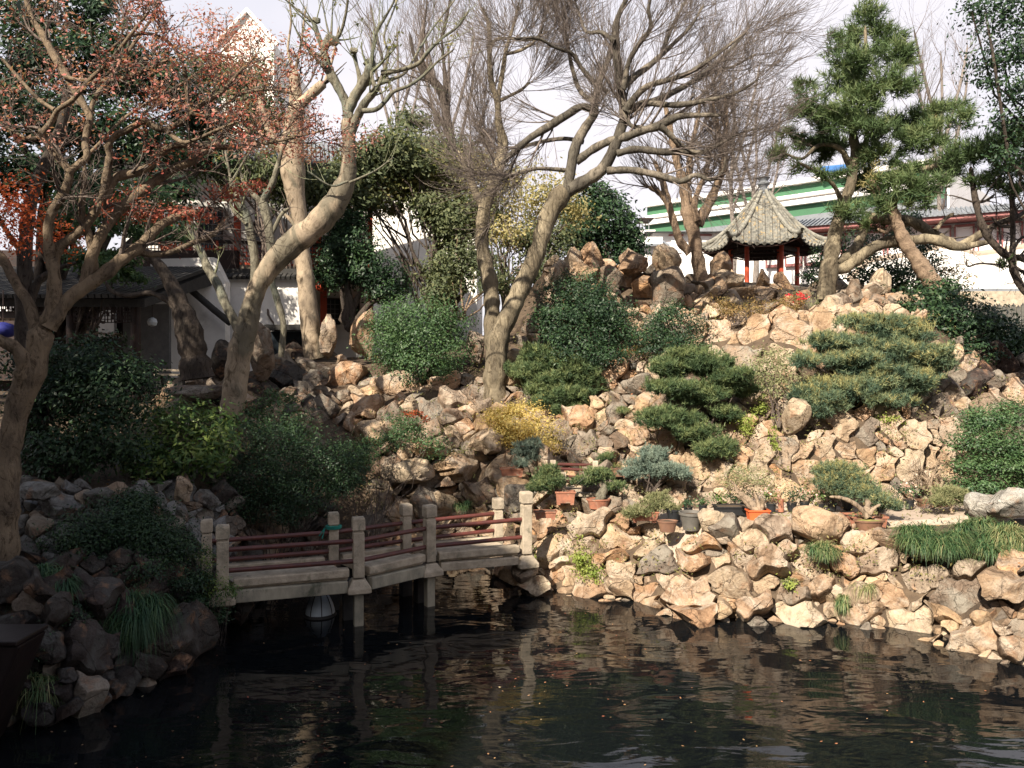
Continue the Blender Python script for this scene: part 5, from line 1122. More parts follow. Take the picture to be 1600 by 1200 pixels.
# --- the great bare tree
g3 = lambda *p: [(800 + x / 3, y / 3, r) for x, y, r in p]
GT = [
 ([(776,640,22),(773,600,18),(775,560,17),(780,525,17),(792,500,15),(805,470,14),(820,438,14),(838,398,13),(849,360,13),(860,330,15),(876,306,16),(888,296,15)], 15.5, 15.5),
 (g3((250,900,13),(340,850,13),(425,790,12),(480,690,11),(512,600,10),(530,540,11),(512,440,9),(500,340,8),(490,240,8),(486,130,7),(505,60,5),(545,-20,4)), 15.5, 15.0),
 (g3((262,880,10),(278,780,10),(300,680,10),(342,600,9),(385,535,8),(390,470,7),(405,400,7),(430,330,6),(468,240,6),(482,180,5)), 15.5, 16.2),
 (g3((400,530,6),(330,500,7),(240,550,8),(160,600,8),(80,650,7),(20,700,6),(-50,770,5)), 15.8, 15.0),
 (g3((300,760,8),(380,700,8),(460,660,8),(540,640,8),(610,612,8),(690,590,8),(770,550,7),(860,540,5),(990,540,4)), 15.6, 14.6),
 (g3((490,720,7),(580,700,7),(700,712,7),(800,710,6),(900,712,4),(1000,660,3),(1080,620,2),(1160,600,1.5)), 15.3, 14.8),
 (g3((445,800,8),(560,798,7),(680,820,7),(790,850,6),(860,820,5),(935,842,4),(990,800,3),(1000,735,2)), 15.4, 14.4),
 (g3((690,590,7),(742,632,6),(790,682,5),(860,712,4)), 14.9, 15.2),
 (g3((530,530,8),(600,492,8),(680,470,7),(760,430,6),(850,380,5),(950,300,4),(1050,205,3),(1130,100,2)), 15.2, 16.4),
 (g3((530,520,7),(580,452,7),(640,402,6),(750,370,5),(850,330,5),(950,262,3.5),(1100,150,2)), 15.2, 14.2),
 (g3((502,430,7),(560,370,7),(640,310,6),(700,258,5),(762,200,4),(840,120,3),(900,20,2)), 15.1, 16.0),
 (g3((520,420,6),(548,290,5),(600,200,5),(650,130,4),(640,40,3),(665,-40,2)), 15.1, 14.4),
 (g3((445,430,5),(380,382,5),(320,310,4),(280,250,4),(200,222,3),(120,180,3),(0,182,2)), 15.9, 15.0),
 (g3((382,480,5),(322,430,5),(290,350,4),(270,260,4),(252,150,3),(240,30,2)), 15.9, 16.8),
 (g3((482,195,5),(420,152,4),(350,150,3),(320,80,2.5),(290,-10,2)), 15.0, 15.8),
 (g3((640,482,6),(760,492,6),(860,480,5),(960,460,4),(1060,430,3),(1160,370,2)), 15.0, 14.0),
 (g3((335,665,5),(250,650,4),(150,662,4),(50,690,3),(0,720,2)), 15.8, 16.4),
 (g3((268,800,5),(180,792,4),(100,792,4),(0,820,4),(-60,850,3)), 15.6, 14.8),
 (g3((700,260,4),(745,140,3.5),(790,50,3),(830,-30,2)), 15.8, 16.4), (g3((610,600,5),(560,590,4),(540,560,4)), 15.2),
 (g3((850,385,4),(960,330,3),(1040,310,2.5),(1150,250,2)), 16, 16.5),
 ([(774,560,17),(769,520,16),(769,480,16),(765,440,15),(756,400,14),(753,367,13),(758,320,13),(771,290,12),(781,255,11),(786,222,10),(779,192,7),(777,158,6),(768,130,6),(765,95,5),(765,65,5),(763,35,4),(750,8,3)], 15.6, 16.2),
 ([(756,325,9),(745,305,8),(735,280,7),(725,255,6),(715,235,5)], 15.8, 16.4),
 ([(778,155,5),(786,108,4.5),(791,77,4),(801,45,3),(812,0,2)], 16.1, 16.2), ([(766,75,4),(775,62,3.5),(800,60,3),(835,62,2.5),(855,48,2)], 16.1, 16.2), ([(779,158,4),(800,148,3),(815,140,3),(828,128,2)], 16.1, 16),
 ([(790,85,3),(815,78,3),(838,62,2.5),(850,40,2)], 16.1, 15.8), ([(786,225,5),(775,245,4),(755,215,3),(748,190,2)], 16, 16.2),
]
gt, tg_ = tree('bare_spreading_tree', 'largest bare tree spreading a wide fan of dark twigs over the rockery', 'tree', GT, M['bark_bare'], 15.5,
  [((9, .3, 1.0, .5, 1.3, 9), dict(up=.08, wig=.045, rk=.35, skip=1)), ((8, .12, 1.0, .42, .85, 7), dict(up=.09, wig=.05, rk=.42)), ((6, .1, 1.0, .38, .55, 5), dict(up=.08, wig=.05, rk=.5))], 'twig_soft', sides=14, rsc=.8)
for l in [x for x in COL.objects if x.parent == gt and x.name.startswith('branch')][:20]: l.data.materials[0] = M['bark_dusky']
# --- dark thin tree at 700
tree('bare_dark_tree', 'slim black bare tree between the pollard and the great bare tree', 'tree', [
 ([(722,400,8),(716,330,7),(712,275,7),(706,225,7),(698,185,7),(694,155,7),(682,132,7),(668,120,6),(655,103,4),(645,80,3),(640,50,2)], 22),
 ([(694,160,5),(696,130,4),(694,105,3),(690,60,2)], 22), ([(706,225,4),(690,190,3),(672,165,3),(655,150,2)], 22), ([(668,118,4),(660,90,3),(662,50,2),(668,0,1.6)], 22, 22.5), ([(690,60,3),(700,20,2),(705,-20,1.6)], 22), ([(708,240,4),(740,225,3),(765,205,2)], 22)], M['bark_dark'], 22,
 [((10, .4, 1, .5, 1.2, 8), dict(up=.10, wig=.05, rk=.35)), ((5, .1, 1, .4, .85, 6), dict(up=.1, wig=.05, rk=.5)), ((3, .1, 1, .4, .5, 5), dict(up=.08, wig=.05))], 'twig', sides=10)
# --- flaky brown bare tree
h3 = lambda *p: [(980 + x / 7.5, 260 + y / 7.5, r) for x, y, r in p]
tree('flaky_bare_tree', 'bare brown tree with flaky bark standing left of the pavilion', 'tree', [
 ([(1103,492,14),(1098,450,12),(1092,413,10),(1086,380,10),(1083,360,10),(1078,343,12),(1073,313,10),(1068,287,8),(1060,262,6),(1052,230,5),(1045,190,4),(1038,160,3)], 19),
 (h3((820,680,9),(940,470,8),(1010,320,7),(1080,150,6),(1125,40,6)) + [(1133,235,5),(1134,190,4),(1134,150,3)], 19, 18.5),
 (h3((740,1010,7),(620,880,7),(560,700,6),(512,540,6),(480,400,5),(430,230,5),(395,120,4)) + [(1022,250,3)], 19, 19.3),
 (h3((505,520,5),(440,390,4),(350,290,4),(240,235,3)), 19.2), ([(1070,300,6),(1076,270,5),(1080,230,4),(1090,190,3),(1095,150,2)], 19), ([(1131,270,4),(1128,230,3),(1120,190,3),(1112,150,2)], 18.6), ([(1090,345,5),(1085,320,5),(1094,290,4),(1105,262,4),(1110,225,3)], 18.8)],
 M['bark_brown'], 19, [((9, .35, 1, .55, 1.1, 8), dict(up=.10, wig=.06, rk=.4)), ((6, .2, 1, .45, .7, 6), dict(up=.09, wig=.05)), ((3, .1, 1, .4, .4, 5), dict(up=.05, wig=.05))], 'twig', sides=14, knob=.09)
for n_, (u, Y, h0, lb) in enumerate(((1180, 30, 175, 'distant bare tree directly above the pavilion finial'), (1145, 32, 110, 'distant bare tree above the left eave of the pavilion'), (1470, 34, 80, 'distant bare round tree seen right of the black pine top'), (620, 30, 40, 'hazy bare tree behind the green sprouts of the pollard'), (700, 33, 60, 'hazy wide bare tree top behind the slim black tree'))):
    bt_ = [([(u, 470, 5), (u + 2, 380, 4), (u - 3, 300, 3), (u + 2, h0 + 90, 2.2), (u, h0, 1.4)], Y)] + [([(u, h0 + 220 - 30 * k, 2.4), (u + s * 18, h0 + 160 - 30 * k, 2.4), (u + s * 34, h0 + 95 - 30 * k, 2), (u + s * 42, h0 + 40 - 25 * k, 1.5)], Y, Y + s) for k, s in enumerate((1, -1, 1, -1))]
    tree('bare_distant_tree', lb, 'tree', bt_, M['farwood'], Y, [((8, .3, 1, .5, 2.0, 7), dict(up=.1, wig=.05, rk=.4)), ((5, .1, 1, .45, 1.3, 6), dict(up=.1, wig=.05, rk=.4)), ((3, .1, 1, .4, .8, 4), dict(up=.06, wig=.05, rk=.4))], 'twig', sides=8, group='bare trees behind the garden')
# --- black pine
p4 = lambda *p: [(1200 + x / 3.75, 200 + y / 3.75, r) for x, y, r in p]
PN = [
 (p4((335,1010,14),(355,860,14),(378,700,11),(402,580,10),(440,450,9),(480,350,8),(500,250,7),(510,110,7),(500,20,6)) + [(1345,150,4),(1352,95,3),(1352,40,2)], 17.0),
 (p4((385,830,9),(450,820,9),(520,770,9),(620,700,9),(730,662,9),(830,660,8),(950,650,8),(1050,680,7),(1120,700,6),(1230,680,5),(1310,665,4)), 17, 16.4),
 (p4((400,800,7),(480,740,7),(530,670,7),(570,590,6)), 17, 17.6),
 (p4((600,520,7),(740,540,8),(850,550,8),(950,612,8),(1060,665,7),(1120,690,7),(1230,632,6),(1350,560,5),(1500,510,5)), 17.4, 16.2),
 (p4((640,300,5),(760,262,5),(900,240,5),(1000,210,4),(1062,160,3)), 17, 16.6),
 (p4((500,250,5),(420,120,4),(300,100,3),(200,180,2.5),(100,150,2)), 17, 16.6), (p4((505,120,5),(560,100,4),(600,140,4),(640,60,3),(720,0,3)), 17, 17.3), (p4((500,200,5),(580,60,4),(560,-60,3),(600,-200,2)), 17), (p4((440,450,5),(380,330,3),(280,260,3),(180,200,2)), 17, 16.3), (p4((980,600,4),(1030,540,3),(1090,500,3)), 16.8),
]
pn, _ = tree('black_pine', 'tall black pine with spreading boughs standing right of the pavilion', 'pine tree', PN, M['bark_bare'], 17, [((4, .4, 1, .8, .6, 6), dict(up=.05, wig=.1, rk=.3))], 'twig_dark', sides=12, knob=.08)
tree('leaning_pine', 'reddish pine trunk leaning left across the black pine boughs', 'pine tree', [
 (p4((1020,985,14),(960,900,13),(900,812,12),(850,740,10),(815,690,10),(775,610,9),(755,560,9),(740,500,8),(700,455,8),(655,420,8),(632,370,7),(600,300,6)), 16.6), (p4((740,500,5),(742,440,4),(728,400,3)), 16.6), (p4((720,570,3),(690,610,3),(640,590,2)), 16.6)], M['bark_brown'], 16.6, sides=12)
pads = [(1352,28,50,44),(1322,62,56,46),(1382,60,58,46),(1345,92,90,52),(1405,88,60,46),(1312,122,64,50),(1380,138,96,56),(1340,165,90,50),(1270,158,60,36),(1255,172,44,30),(1262,135,38,20),(1298,192,86,44),(1360,200,96,44),(1422,188,80,44),(1476,172,60,36),(1500,188,30,44),(1455,205,70,30),
        (1262,228,70,36),(1302,236,78,36),(1222,245,40,26),(1236,215,40,20),(1378,244,88,40),(1440,222,84,36),(1352,284,66,40),(1400,292,92,44),(1450,292,60,36),(1325,330,60,32),(1362,350,50,26),(1472,262,60,36),(1425,262,60,30),(1300,268,50,22),(1250,262,30,18),(1395,322,60,24),(1440,315,50,20)]
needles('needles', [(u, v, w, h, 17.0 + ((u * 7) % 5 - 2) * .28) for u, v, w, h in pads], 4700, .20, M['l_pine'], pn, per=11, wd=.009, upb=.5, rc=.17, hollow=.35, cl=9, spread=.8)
C, Nn, T = pads_pts([(1295,195,20,14,16.6),(1375,192,24,16,16.6),(1460,185,16,10,16.6),(1370,262,24,24,16.4),(1365,275,26,16,16.4),(1425,292,30,16,16.4),(1350,290,20,14,16.4)], 500, cl=8); leaves('brown_needles', C, .09, M['l_yel'], pn, bias=Nn, spread=.8, asp=.15, tint=T * .3)
# --- dark edge pine
p5 = lambda *p: [(1400 + x / 4.285, 260 + y / 4.285, r) for x, y, r in p]
ep, _ = tree('edge_pine', 'thin dark pine with crossing stems at the right edge of the picture', 'pine tree', [
 (p5((880,850,6),(830,790,6),(785,690,6),(775,620,6),(730,590,6),(680,545,6),(630,490,6),(585,410,6),(560,340,5),(535,240,5),(512,100,4),(500,0,3)), 13.0),
 (p5((778,610,5),(782,500,4),(782,400,4),(778,250,4),(770,60,3)), 13), (p5((775,600,5),(830,615,5),(880,625,5)), 13), (p5((615,470,4),(650,400,4),(740,360,4),(800,340,4),(870,300,3)), 13, 13.3), (p5((780,400,3),(700,400,2),(640,340,2)), 13), (p5((700,660,2),(560,650,1.6),(480,670,1.4),(470,620,1.2)), 13), (p5((790,670,3),(870,720,2)), 13), (p5((540,240,3),(600,230,2),(660,190,2)), 13), (p5((782,550,3),(840,480,2.4),(880,470,2)), 13)],
 M['bark_dark'], 13, [((5, .2, 1, .9, .7, 7), dict(up=.03, wig=.12, rk=.4)), ((4, .2, 1, .8, .4, 6), dict(up=.02, wig=.12))], 'twig_dark')
needles('needles', [(u, v, w, h, 13.0) for u, v, w, h in ((1512,243,60,34),(1548,232,60,30),(1575,268,60,24),(1530,285,40,18),(1590,300,50,18),(1562,288,40,14),(1572,414,16,16),(1490,250,30,30),(1588,212,50,40))], 900, .16, M['l_pine'], ep, per=9, wd=.008, tintm=.1)
# --- camphor, top right corner
cam_pads = [(1570,20,140,90,11.5),(1610,70,120,80,11.3),(1560,95,90,80,11.6),(1600,140,100,70,11.4),(1580,190,80,60,11.6),(1610,230,70,60,11.5),(1525,15,60,40,11.6),(1548,130,50,30,11.5),(1600,-30,140,60,11.5),(1570,245,60,40,11.5),(1640,180,60,90,11.5)]
cb = bush('camphor_tree', 'dark glossy leaved tree hanging into the top right corner', 'tree', cam_pads, 9000, .062, 'l_dark', base=(8.6, 11.6, 1.3), stem='bark_dark', sr=.05, extra=1, hollow=.1, rc=.35)
# --- right edge and ridge shrubs
bush('dark_shrub', 'dark shrub thicket below the paling fence at the right', 'shrub', [(1455,470,96,72,15.90),(1500,500,132,72,15.60),(1560,520,108,60,15.80),(1440,530,96,60,15.20),(1500,550,120,48,15.20),(1420,500,60,60,15.40),(1600,540,84,48,15.60)], 16000, .085, 'l_dark', stem='twig', sr=.015)
bush('holly_shrub', 'glossy dark holly mass under the boughs of the black pine', 'shrub', [(1360,420,90,60,19),(1405,430,70,70,19),(1440,400,60,50,19),(1340,380,60,50,20),(1400,370,60,40,20),(1455,440,60,50,19),(1290,405,50,50,20),(1270,430,40,30,20),(1420,340,40,40,20)], 11000, .075, 'l_dark', stem='twig_dark', sr=.02)
bush('pink_flowering_shrub', 'shrub with faded pink bloom beside the white wall', 'shrub', [(1492,440,46,50,19.5),(1482,418,50,30,19.5),(1505,462,40,30,19.5)], 900, .07, 'l_brown', stem='twig', sr=.015)
bush('bright_layered_shrub', 'bright green layered shrub at the right edge behind the limestone', 'shrub', [(1545,655,92,41,12.10),(1585,650,69,46,12.20),(1530,690,80,41,11.90),(1580,695,92,46,11.90),(1520,730,57,34,11.80),(1570,735,103,41,11.80),(1610,720,69,69,11.90),(1540,765,103,34,11.80),(1600,770,69,34,11.80)], 22000, .042, 'l_mid', stem='twig', spread=.45, upb=.8, sr=.012, hollow=.6)
bush('straggly_shrub', 'thin straggly shrub between the bright shrub and the limestone boulders', 'shrub', [(1470,770,50,40,11.6),(1500,780,50,36,11.5),(1445,790,40,26,11.5)], 700, .035, 'l_sage', stem='twig', sr=.008, extra=7)
# --- distant evergreen masses
bush('round_evergreen', 'round dark evergreen behind the twin rock peaks', 'tree', [(945,345,90,80,24),(905,370,70,60,24),(985,375,50,60,24),(930,310,60,50,24),(960,395,90,40,24),(900,330,50,50,24.5)], 14000, .13, 'l_dark', stem='twig_dark', sr=.05)
bush('yellow_autumn_tree', 'yellow leaved tree glowing behind the forked bare trunk', 'tree', [(800,280,70,50,21),(790,360,80,50,20.5),(740,260,60,40,21),(840,310,90,60,21),(760,300,60,50,21),(880,300,50,50,21),(905,330,50,40,21),(790,330,70,40,21),(720,290,50,40,21.5),(850,350,70,40,21.5)], 8500, .10, 'l_yel', stem='twig', sr=.03, hollow=.1, rc=.5)
bush('olive_green_tree', 'olive green tree with yellowing leaves in front of the white gable', 'tree', [(640,290,110,60,21),(700,320,80,60,21),(610,265,90,50,21),(670,260,90,60,21),(590,300,60,40,20.5),(740,350,60,50,21),(620,325,50,20,21),(715,375,50,30,21)], 14000, .12, 'l_olive', stem='bark_brown', sr=.022, hollow=.15, rc=.45, base=P(655, 480, 21), extra=1)
bush('grey_green_tree', 'mid green broad tree behind the olive tree, highest of the centre greens', 'tree', [(600,225,90,60,20),(640,240,90,70,20),(700,330,80,60,20.5),(660,320,60,40,20),(750,330,70,60,21),(680,230,100,60,22),(650,190,60,30,22),(730,250,80,60,22),(565,260,90,60,19.8),(700,280,80,50,21.5),(530,285,70,60,19.6),(560,310,80,40,19.6)], 19000, .13, 'l_soft', stem='twig_dark', sr=.06, hollow=.2, rc=.4)
bush('green_leafy_tree', 'green tree with pink seed clusters beside the forked bare trunk', 'tree', [(700,350,60,50,20),(740,400,80,60,20),(700,420,90,60,20),(770,440,60,50,19),(840,420,60,50,20.5),(870,380,60,60,21),(830,370,70,50,21),(690,460,60,40,19)], 13000, .10, 'l_soft', stem='bark_brown', sr=.035, hollow=.2, rc=.4, base=P(722, 500, 19.5), extra=1)
bush('dark_yew_tree', 'dark leaning evergreen beside the red column of the white hall', 'tree', [(540,385,100,60,19.2),(580,420,90,50,19),(520,430,70,40,19),(545,350,70,50,19.4),(600,450,60,40,19),(515,405,50,30,19)], 15000, .085, 'l_dark', stem='bark_dark', base=P(548, 515, 18.8), sr=.11, extra=1)
bush('background_camphor', 'big dark evergreen filling the back left behind the maple limbs', 'tree', [(60,190,150,110,15.5),(150,190,150,110,16),(230,230,120,100,16.5),(60,270,150,90,15.5),(150,290,150,80,15.5),(10,140,110,110,16),(300,170,100,80,17.5),(190,120,130,90,17),(330,240,70,60,17.5),(110,350,120,60,15.5),(60,90,180,110,16),(180,90,160,100,16.5),(260,130,110,90,17),(40,20,140,90,16.5),(150,20,130,80,17),(-40,250,120,200,15.5),(270,300,90,70,16)], 36000, .12, 'l_dark', stem='bark_dark', base=P(95, 560, 15.5), sr=.10, extra=1, hollow=.3)
bush('pale_green_tree', 'lighter green tree behind the maple in front of the hall roof', 'tree', [(330,200,110,60,18.5),(400,180,90,70,18.5),(380,130,90,60,18.5),(430,270,70,70,18),(370,270,60,50,18),(460,300,60,70,18.5),(290,250,70,50,18),(500,290,60,60,18.5),(340,110,90,50,19)], 15000, .12, 'l_soft', stem='twig', sr=.04, hollow=.2, rc=.42)
bush('low_green_tree', 'green leaved tree low behind the forked maple limbs', 'tree', [(210,340,110,50,14.2),(160,400,110,40,14),(260,360,90,40,14.2),(130,330,90,50,14),(230,300,90,40,14.4),(190,430,90,24,14)], 9000, .085, 'l_mid', stem='bark_dark', sr=.03, base=P(120, 560, 14.4), extra=1)
for q in ((420,310,'l_mid'),): pass
# --- shrubs of the left bank
bush('camellia_shrub', 'tall dark camellia between the maple trunk and the gallery', 'shrub', [(130,560,143,77,11.00),(90,620,132,99,10.80),(170,620,143,99,10.80),(100,700,154,88,10.60),(170,690,121,88,10.60),(215,590,88,55,11.00),(50,560,66,77,11.30)], 19000, .065, 'l_dark', stem='twig_dark', sr=.02)
bush('glossy_leaf_shrub', 'broad shrub with large glossy yellow green leaves above the left bank', 'shrub', [(280,650,130,60,11.6),(240,690,110,50,11.3),(330,690,110,60,11.4),(290,720,130,50,11.2),(230,730,90,40,11.1),(350,650,60,40,11.8),(210,705,60,40,11.2)], 5200, .095, 'l_camel', stem='twig', sr=.015, spread=.5, upb=.7, asp=.36, cl=7)
bush('fine_leaf_shrub', 'large dark small leaved shrub overhanging the near end of the bridge', 'shrub', [(450,700,165,88,12.20),(520,720,121,88,12.30),(400,740,143,77,12.00),(480,760,165,66,12.10),(370,780,110,55,11.80),(430,790,132,44,11.90),(545,750,77,55,12.30),(550,700,66,44,12.60)], 30000, .038, 'l_dark', stem='twig_dark', sr=.014, extra=4)
bush('upright_leaf_shrub', 'mid green shrub with upright leaves at the foot of the leaning tree', 'shrub', [(430,640,100,50,12.9),(470,660,70,50,12.8),(400,665,70,40,12.7),(440,615,60,30,13)], 2600, .06, 'l_mid', stem='twig', sr=.012, asp=.34)
bush('round_sunlit_shrub', 'round sunlit green shrub in the middle of the rockery', 'shrub', [(655,520,134,99,16.30),(620,545,89,66,16.10),(700,545,78,66,16.10),(690,500,89,66,16.50),(630,500,89,66,16.50),(655,570,123,44,15.90),(605,525,56,66,16.30)], 22000, .055, 'l_mid', stem='twig_dark', sr=.02, hollow=.6)
bush('low_mixed_shrub', 'low straggling shrub with orange tips above the pale pitted rocks', 'shrub', [(640,670,100,48,13.30),(600,690,87,43,13.10),(670,690,75,36,13.10),(625,655,75,31,13.50),(560,720,75,48,12.70)], 5000, .04, 'l_mid', stem='twig', sr=.01, extra=4, hollow=.2)
C, Nn, T = pads_pts([(645,645,34,10,13.4),(665,655,20,10,13.4)], 160, cl=8); oo = thing('orange_fern', 'small orange patch of fern on top of the low straggling shrub', 'fern', P(650, 660, 13.4)); leaves('fronds', C, .05, M['l_fire'], oo, tint=T)
bush('golden_shrub', 'round golden yellow shrub at the foot of the great bare tree', 'shrub', [(805,655,100,46,13.6),(845,678,60,44,13.5),(770,650,50,36,13.7),(820,638,70,24,13.8),(855,695,40,26,13.4),(795,680,60,30,13.5)], 8500, .040, 'l_gold', stem='twig', sr=.01, hollow=.55)
bush('pale_ground_shrub', 'pale wiry ground cover left of the golden shrub', 'shrub', [(700,705,60,20,13.6),(740,700,40,24,13.6),(690,670,30,16,13.8)], 500, .035, 'l_olive', stem='twig', sr=.006, extra=6)
bush('climbing_bank_shrub', 'tangled dark creeper over the grey limestone wall', 'creeper', [(180,815,150,80,9.3),(250,835,130,80,9.3),(120,845,110,70,9.0),(210,785,110,44,9.6),(280,855,80,60,9.5),(318,900,40,40,9.3),(230,880,120,30,8.9)], 22000, .036, 'l_dark', stem='twig_dark', sr=.008, extra=5, hollow=.2)
bush('ivy_on_post', 'small leaved ivy covering the first bridge post', 'creeper', [(328,880,32,44,9.4),(340,912,50,40,9.35),(318,862,26,26,9.6),(360,920,32,24,9.3)], 1700, .028, 'l_camel', stem='twig_dark', sr=.006, extra=4)
# --- junipers and clipped pines on the rockery
bush('dark_juniper', 'large dark juniper mass hanging down the rock face', 'shrub', [(900,455,108,55,16.40),(935,485,132,60,16.00),(885,515,120,60,15.70),(955,520,84,60,15.80),(905,480,108,60,16.10),(860,505,72,48,15.70),(945,552,96,43,15.30),(900,545,108,48,15.30)], 26000, .055, 'l_dark', stem='twig_dark', sr=.02)
bush('small_dark_juniper', 'smaller dark shrub under the grey boulder right of the large juniper', 'shrub', [(1050,505,96,60,15.50),(1015,522,72,52,15.30),(1065,540,72,48,15.10),(1040,480,48,36,15.70),(1030,545,72,36,15.00)], 9000, .048, 'l_dark', stem='twig_dark', sr=.02)
def cloud(name, label, pads, ntuft, mat, base, bark_='twig_dark', ln=.075, wd=.0055, sr=.045, cat='clipped pine', per=10, trunkpts=None, upb=.85, tintm=None, group=None, hollow=.45):
    o = thing(name, label, cat, base, group); big_ = pads; pads = []
    for p_ in big_:
        for _ in range(5):
            a_, r_ = rng.uniform(0, 6.28), rng.uniform(.15, .62); pads.append((p_[0] + math.cos(a_) * r_ * p_[2] * .5, p_[1] + math.sin(a_) * r_ * p_[3] * .5, p_[2] * rng.uniform(.48, .78), p_[3] * rng.uniform(.6, .95), p_[4] + rng.normal() * .12))
    needles('foliage', pads, ntuft, ln, M[mat], o, per=per, wd=wd, upb=upb, rc=.17, hollow=hollow, cl=11, tintm=tintm, spread=.75)
    stems('branch', base, big_, M[bark_], o, sr, extra=1); return o
cloud('clipped_pine', 'cloud clipped pine in stepped pads left of the rock wall', [(1078,566,123,34,13.35),(1150,594,85,29,13.25),(1050,606,89,29,13.05),(1092,614,94,34,13.05),(1035,652,116,27,12.85),(1085,677,78,25,12.75),(1118,701,67,27,12.65),(1132,650,56,25,13.05),(1040,578,56,25,13.25),(1110,574,67,27,13.25),(1160,608,44,20,13.15)], 14000, 'l_cloud', P(1100, 712, 13.2), sr=.05)
cloud('spreading_blue_pine', 'wide blue green pine spread across the top of the rock wall', [(1373,507,132,29,13.50),(1417,522,91,35,13.40),(1300,535,91,26,13.40),(1360,540,111,35,13.30),(1427,548,102,44,13.20),(1262,563,61,22,13.20),(1333,565,111,35,13.10),(1400,580,122,37,13.00),(1455,562,61,44,13.20),(1300,610,122,36,12.90),(1367,604,122,31,12.85),(1440,597,70,37,13.00),(1282,634,61,31,12.80),(1340,500,81,20,13.70),(1385,625,81,16,12.80)], 19000, 'l_pineb', P(1350, 655, 13.3), ln=.085, sr=.055)
cloud('tiered_pine', 'tiered clipped pine below the dark juniper', [(875,566,100,32,15.30),(830,555,75,32,15.50),(880,595,105,32,15.10),(905,580,62,27,15.20),(820,578,62,27,15.30),(885,622,87,29,14.90),(855,608,50,24,15.10),(895,640,62,24,14.80),(850,630,37,18,14.80)], 11000, 'l_cloud', P(830, 640, 15.4), ln=.085, wd=.007, sr=.05)
cloud('blue_juniper_bonsai', 'large silvery blue juniper standing on the rocks in the centre', [(1022,712,50,24,12.4),(1008,730,60,26,12.3),(1042,738,64,26,12.3),(992,742,40,18,12.3),(1025,722,44,30,12.4),(1060,742,30,14,12.2)], 4200, 'l_blue', P(1020, 768, 12.3), ln=.05, wd=.0042, sr=.03, cat='juniper')
bush('sage_shrub', 'grey green shrub left of the blue green pine', 'shrub', [(1205,565,65,52,13.40),(1190,580,65,39,13.20),(1225,590,52,31,13.10),(1215,610,39,26,13.00)], 3000, .04, 'l_sage', stem='twig', sr=.012)
bush('wiry_brown_shrub', 'wiry brown and green shrub on the ledge under the pavilion rocks', 'shrub', [(1190,480,91,31,15.60),(1150,484,65,24,15.60),(1225,472,65,28,15.80),(1130,478,39,24,16.00)], 3500, .04, 'l_brown', stem='twig', sr=.008, extra=6)
rb = bush('red_azalea', 'small azalea with vivid red flowers on the ledge by the pine trunk', 'flower', [(1262,470,40,30,16.2),(1245,465,30,24,16.2)], 500, .04, 'l_sage', stem='twig', sr=.008)
C, Nn, T = pads_pts([(1246,462,18,12,15.9),(1254,466,14,14,15.9),(1236,463,12,10,15.9)], 110, cl=8); leaves('flowers', C, .045, M['l_redfl'], rb, tint=T, asp=.8)
for u, v, w, h, lb in ((1168,662,36,50,'lime yellow creeper hanging over the rock beside the clipped pine'), (1210,682,12,70,'narrow yellow creeper hanging beside the tall pale block'), (907,870,30,60,'pale green creeper trailing down the embankment below the pots'), (925,895,44,34,'pale moss and creeper low on the embankment at the water'), (1395,655,60,16,'light green weeds under the blue green pine'), (838,865,18,26,'little green creeper beside the last bridge post'), (1235,915,30,14,'sparse weeds between the stones of the embankment'), (1190,635,20,40,'green climbing fern between the two pines')):
    Y = hitY(u, v + h * .3) - .12; bush('creeper', lb, 'creeper', [(u, v, w, h, Y, .25), (u + 3, v + h * .2, w * .7, h * .6, Y, .25)], int(60 + w * h * .35), .04, 'l_lime', stem='twig', sr=.004, hollow=.2, base=P(u, v + h / 2, Y + .15))
bush('orange_tinged_bonsai', 'small bonsai with orange green crown in a grey pot on the rock shelf', 'bonsai', [(988,548,44,12,15.6),(975,552,30,10,15.6),(1003,553,24,10,15.6)], 700, .035, 'l_brown', stem='twig', base=P(990, 566, 15.6), sr=.012)
# --- grass clumps
grass('grass_clump', 'large arching lilyturf bank at the right edge of the path', 1530, 832, 200, 60, 5200, Y=10.1, ln=.36)
grass('grass_clump', 'arching lilyturf at the left end of the large grass bank', 1450, 832, 110, 60, 3000, Y=10.1, ln=.34, tint=.4)
grass('grass_clump', 'dry yellow lilyturf at the extreme right of the large grass bank', 1595, 838, 90, 60, 1800, Y=9.95, ln=.36, tint=.75)
grass('grass_clump', 'small round grass tuft on top of the embankment stones', 1284, 852, 60, 34, 1300, Y=10.3, ln=.27, tint=.6)
grass('grass_clump', 'bright grass tuft at the foot of the clipped pine', 1085, 735, 60, 30, 900, Y=12.9, ln=.28, tint=.5)
grass('grass_clump', 'short grass on the rock shelf left of the clipped pine', 985, 640, 40, 14, 400, Y=14.0, ln=.16, tint=.7)
grass('grass_clump', 'dark trailing grass at the foot of the twisted maple', 50, 905, 130, 50, 1900, Y=8.1, ln=.42, down=.5, tint=.15)
grass('grass_clump', 'dark trailing grass hanging over the boulders of the left bank', 205, 945, 110, 60, 1700, Y=8.35, ln=.45, down=.6, tint=.12)
grass('grass_clump', 'pale drooping grass above the punt at the lower left', 55, 1060, 46, 60, 420, Y=7.35, ln=.34, down=.5, tint=.7)
grass('grass_clump', 'thin grass hanging in the embankment gap', 1322, 930, 30, 34, 260, Y=hitY(1322, 930) - .15, ln=.22, down=.4, tint=.6)
grass('grass_clump', 'grass tuft drooping from the embankment below the flat stones', 1355, 912, 40, 20, 260, Y=hitY(1355, 912) - .15, ln=.2, down=.4, tint=.8)
grass('grass_clump', 'little yellow grass tuft on the embankment left of the gap', 1237, 910, 26, 14, 160, Y=hitY(1237, 910) - .15, ln=.15, tint=.8)
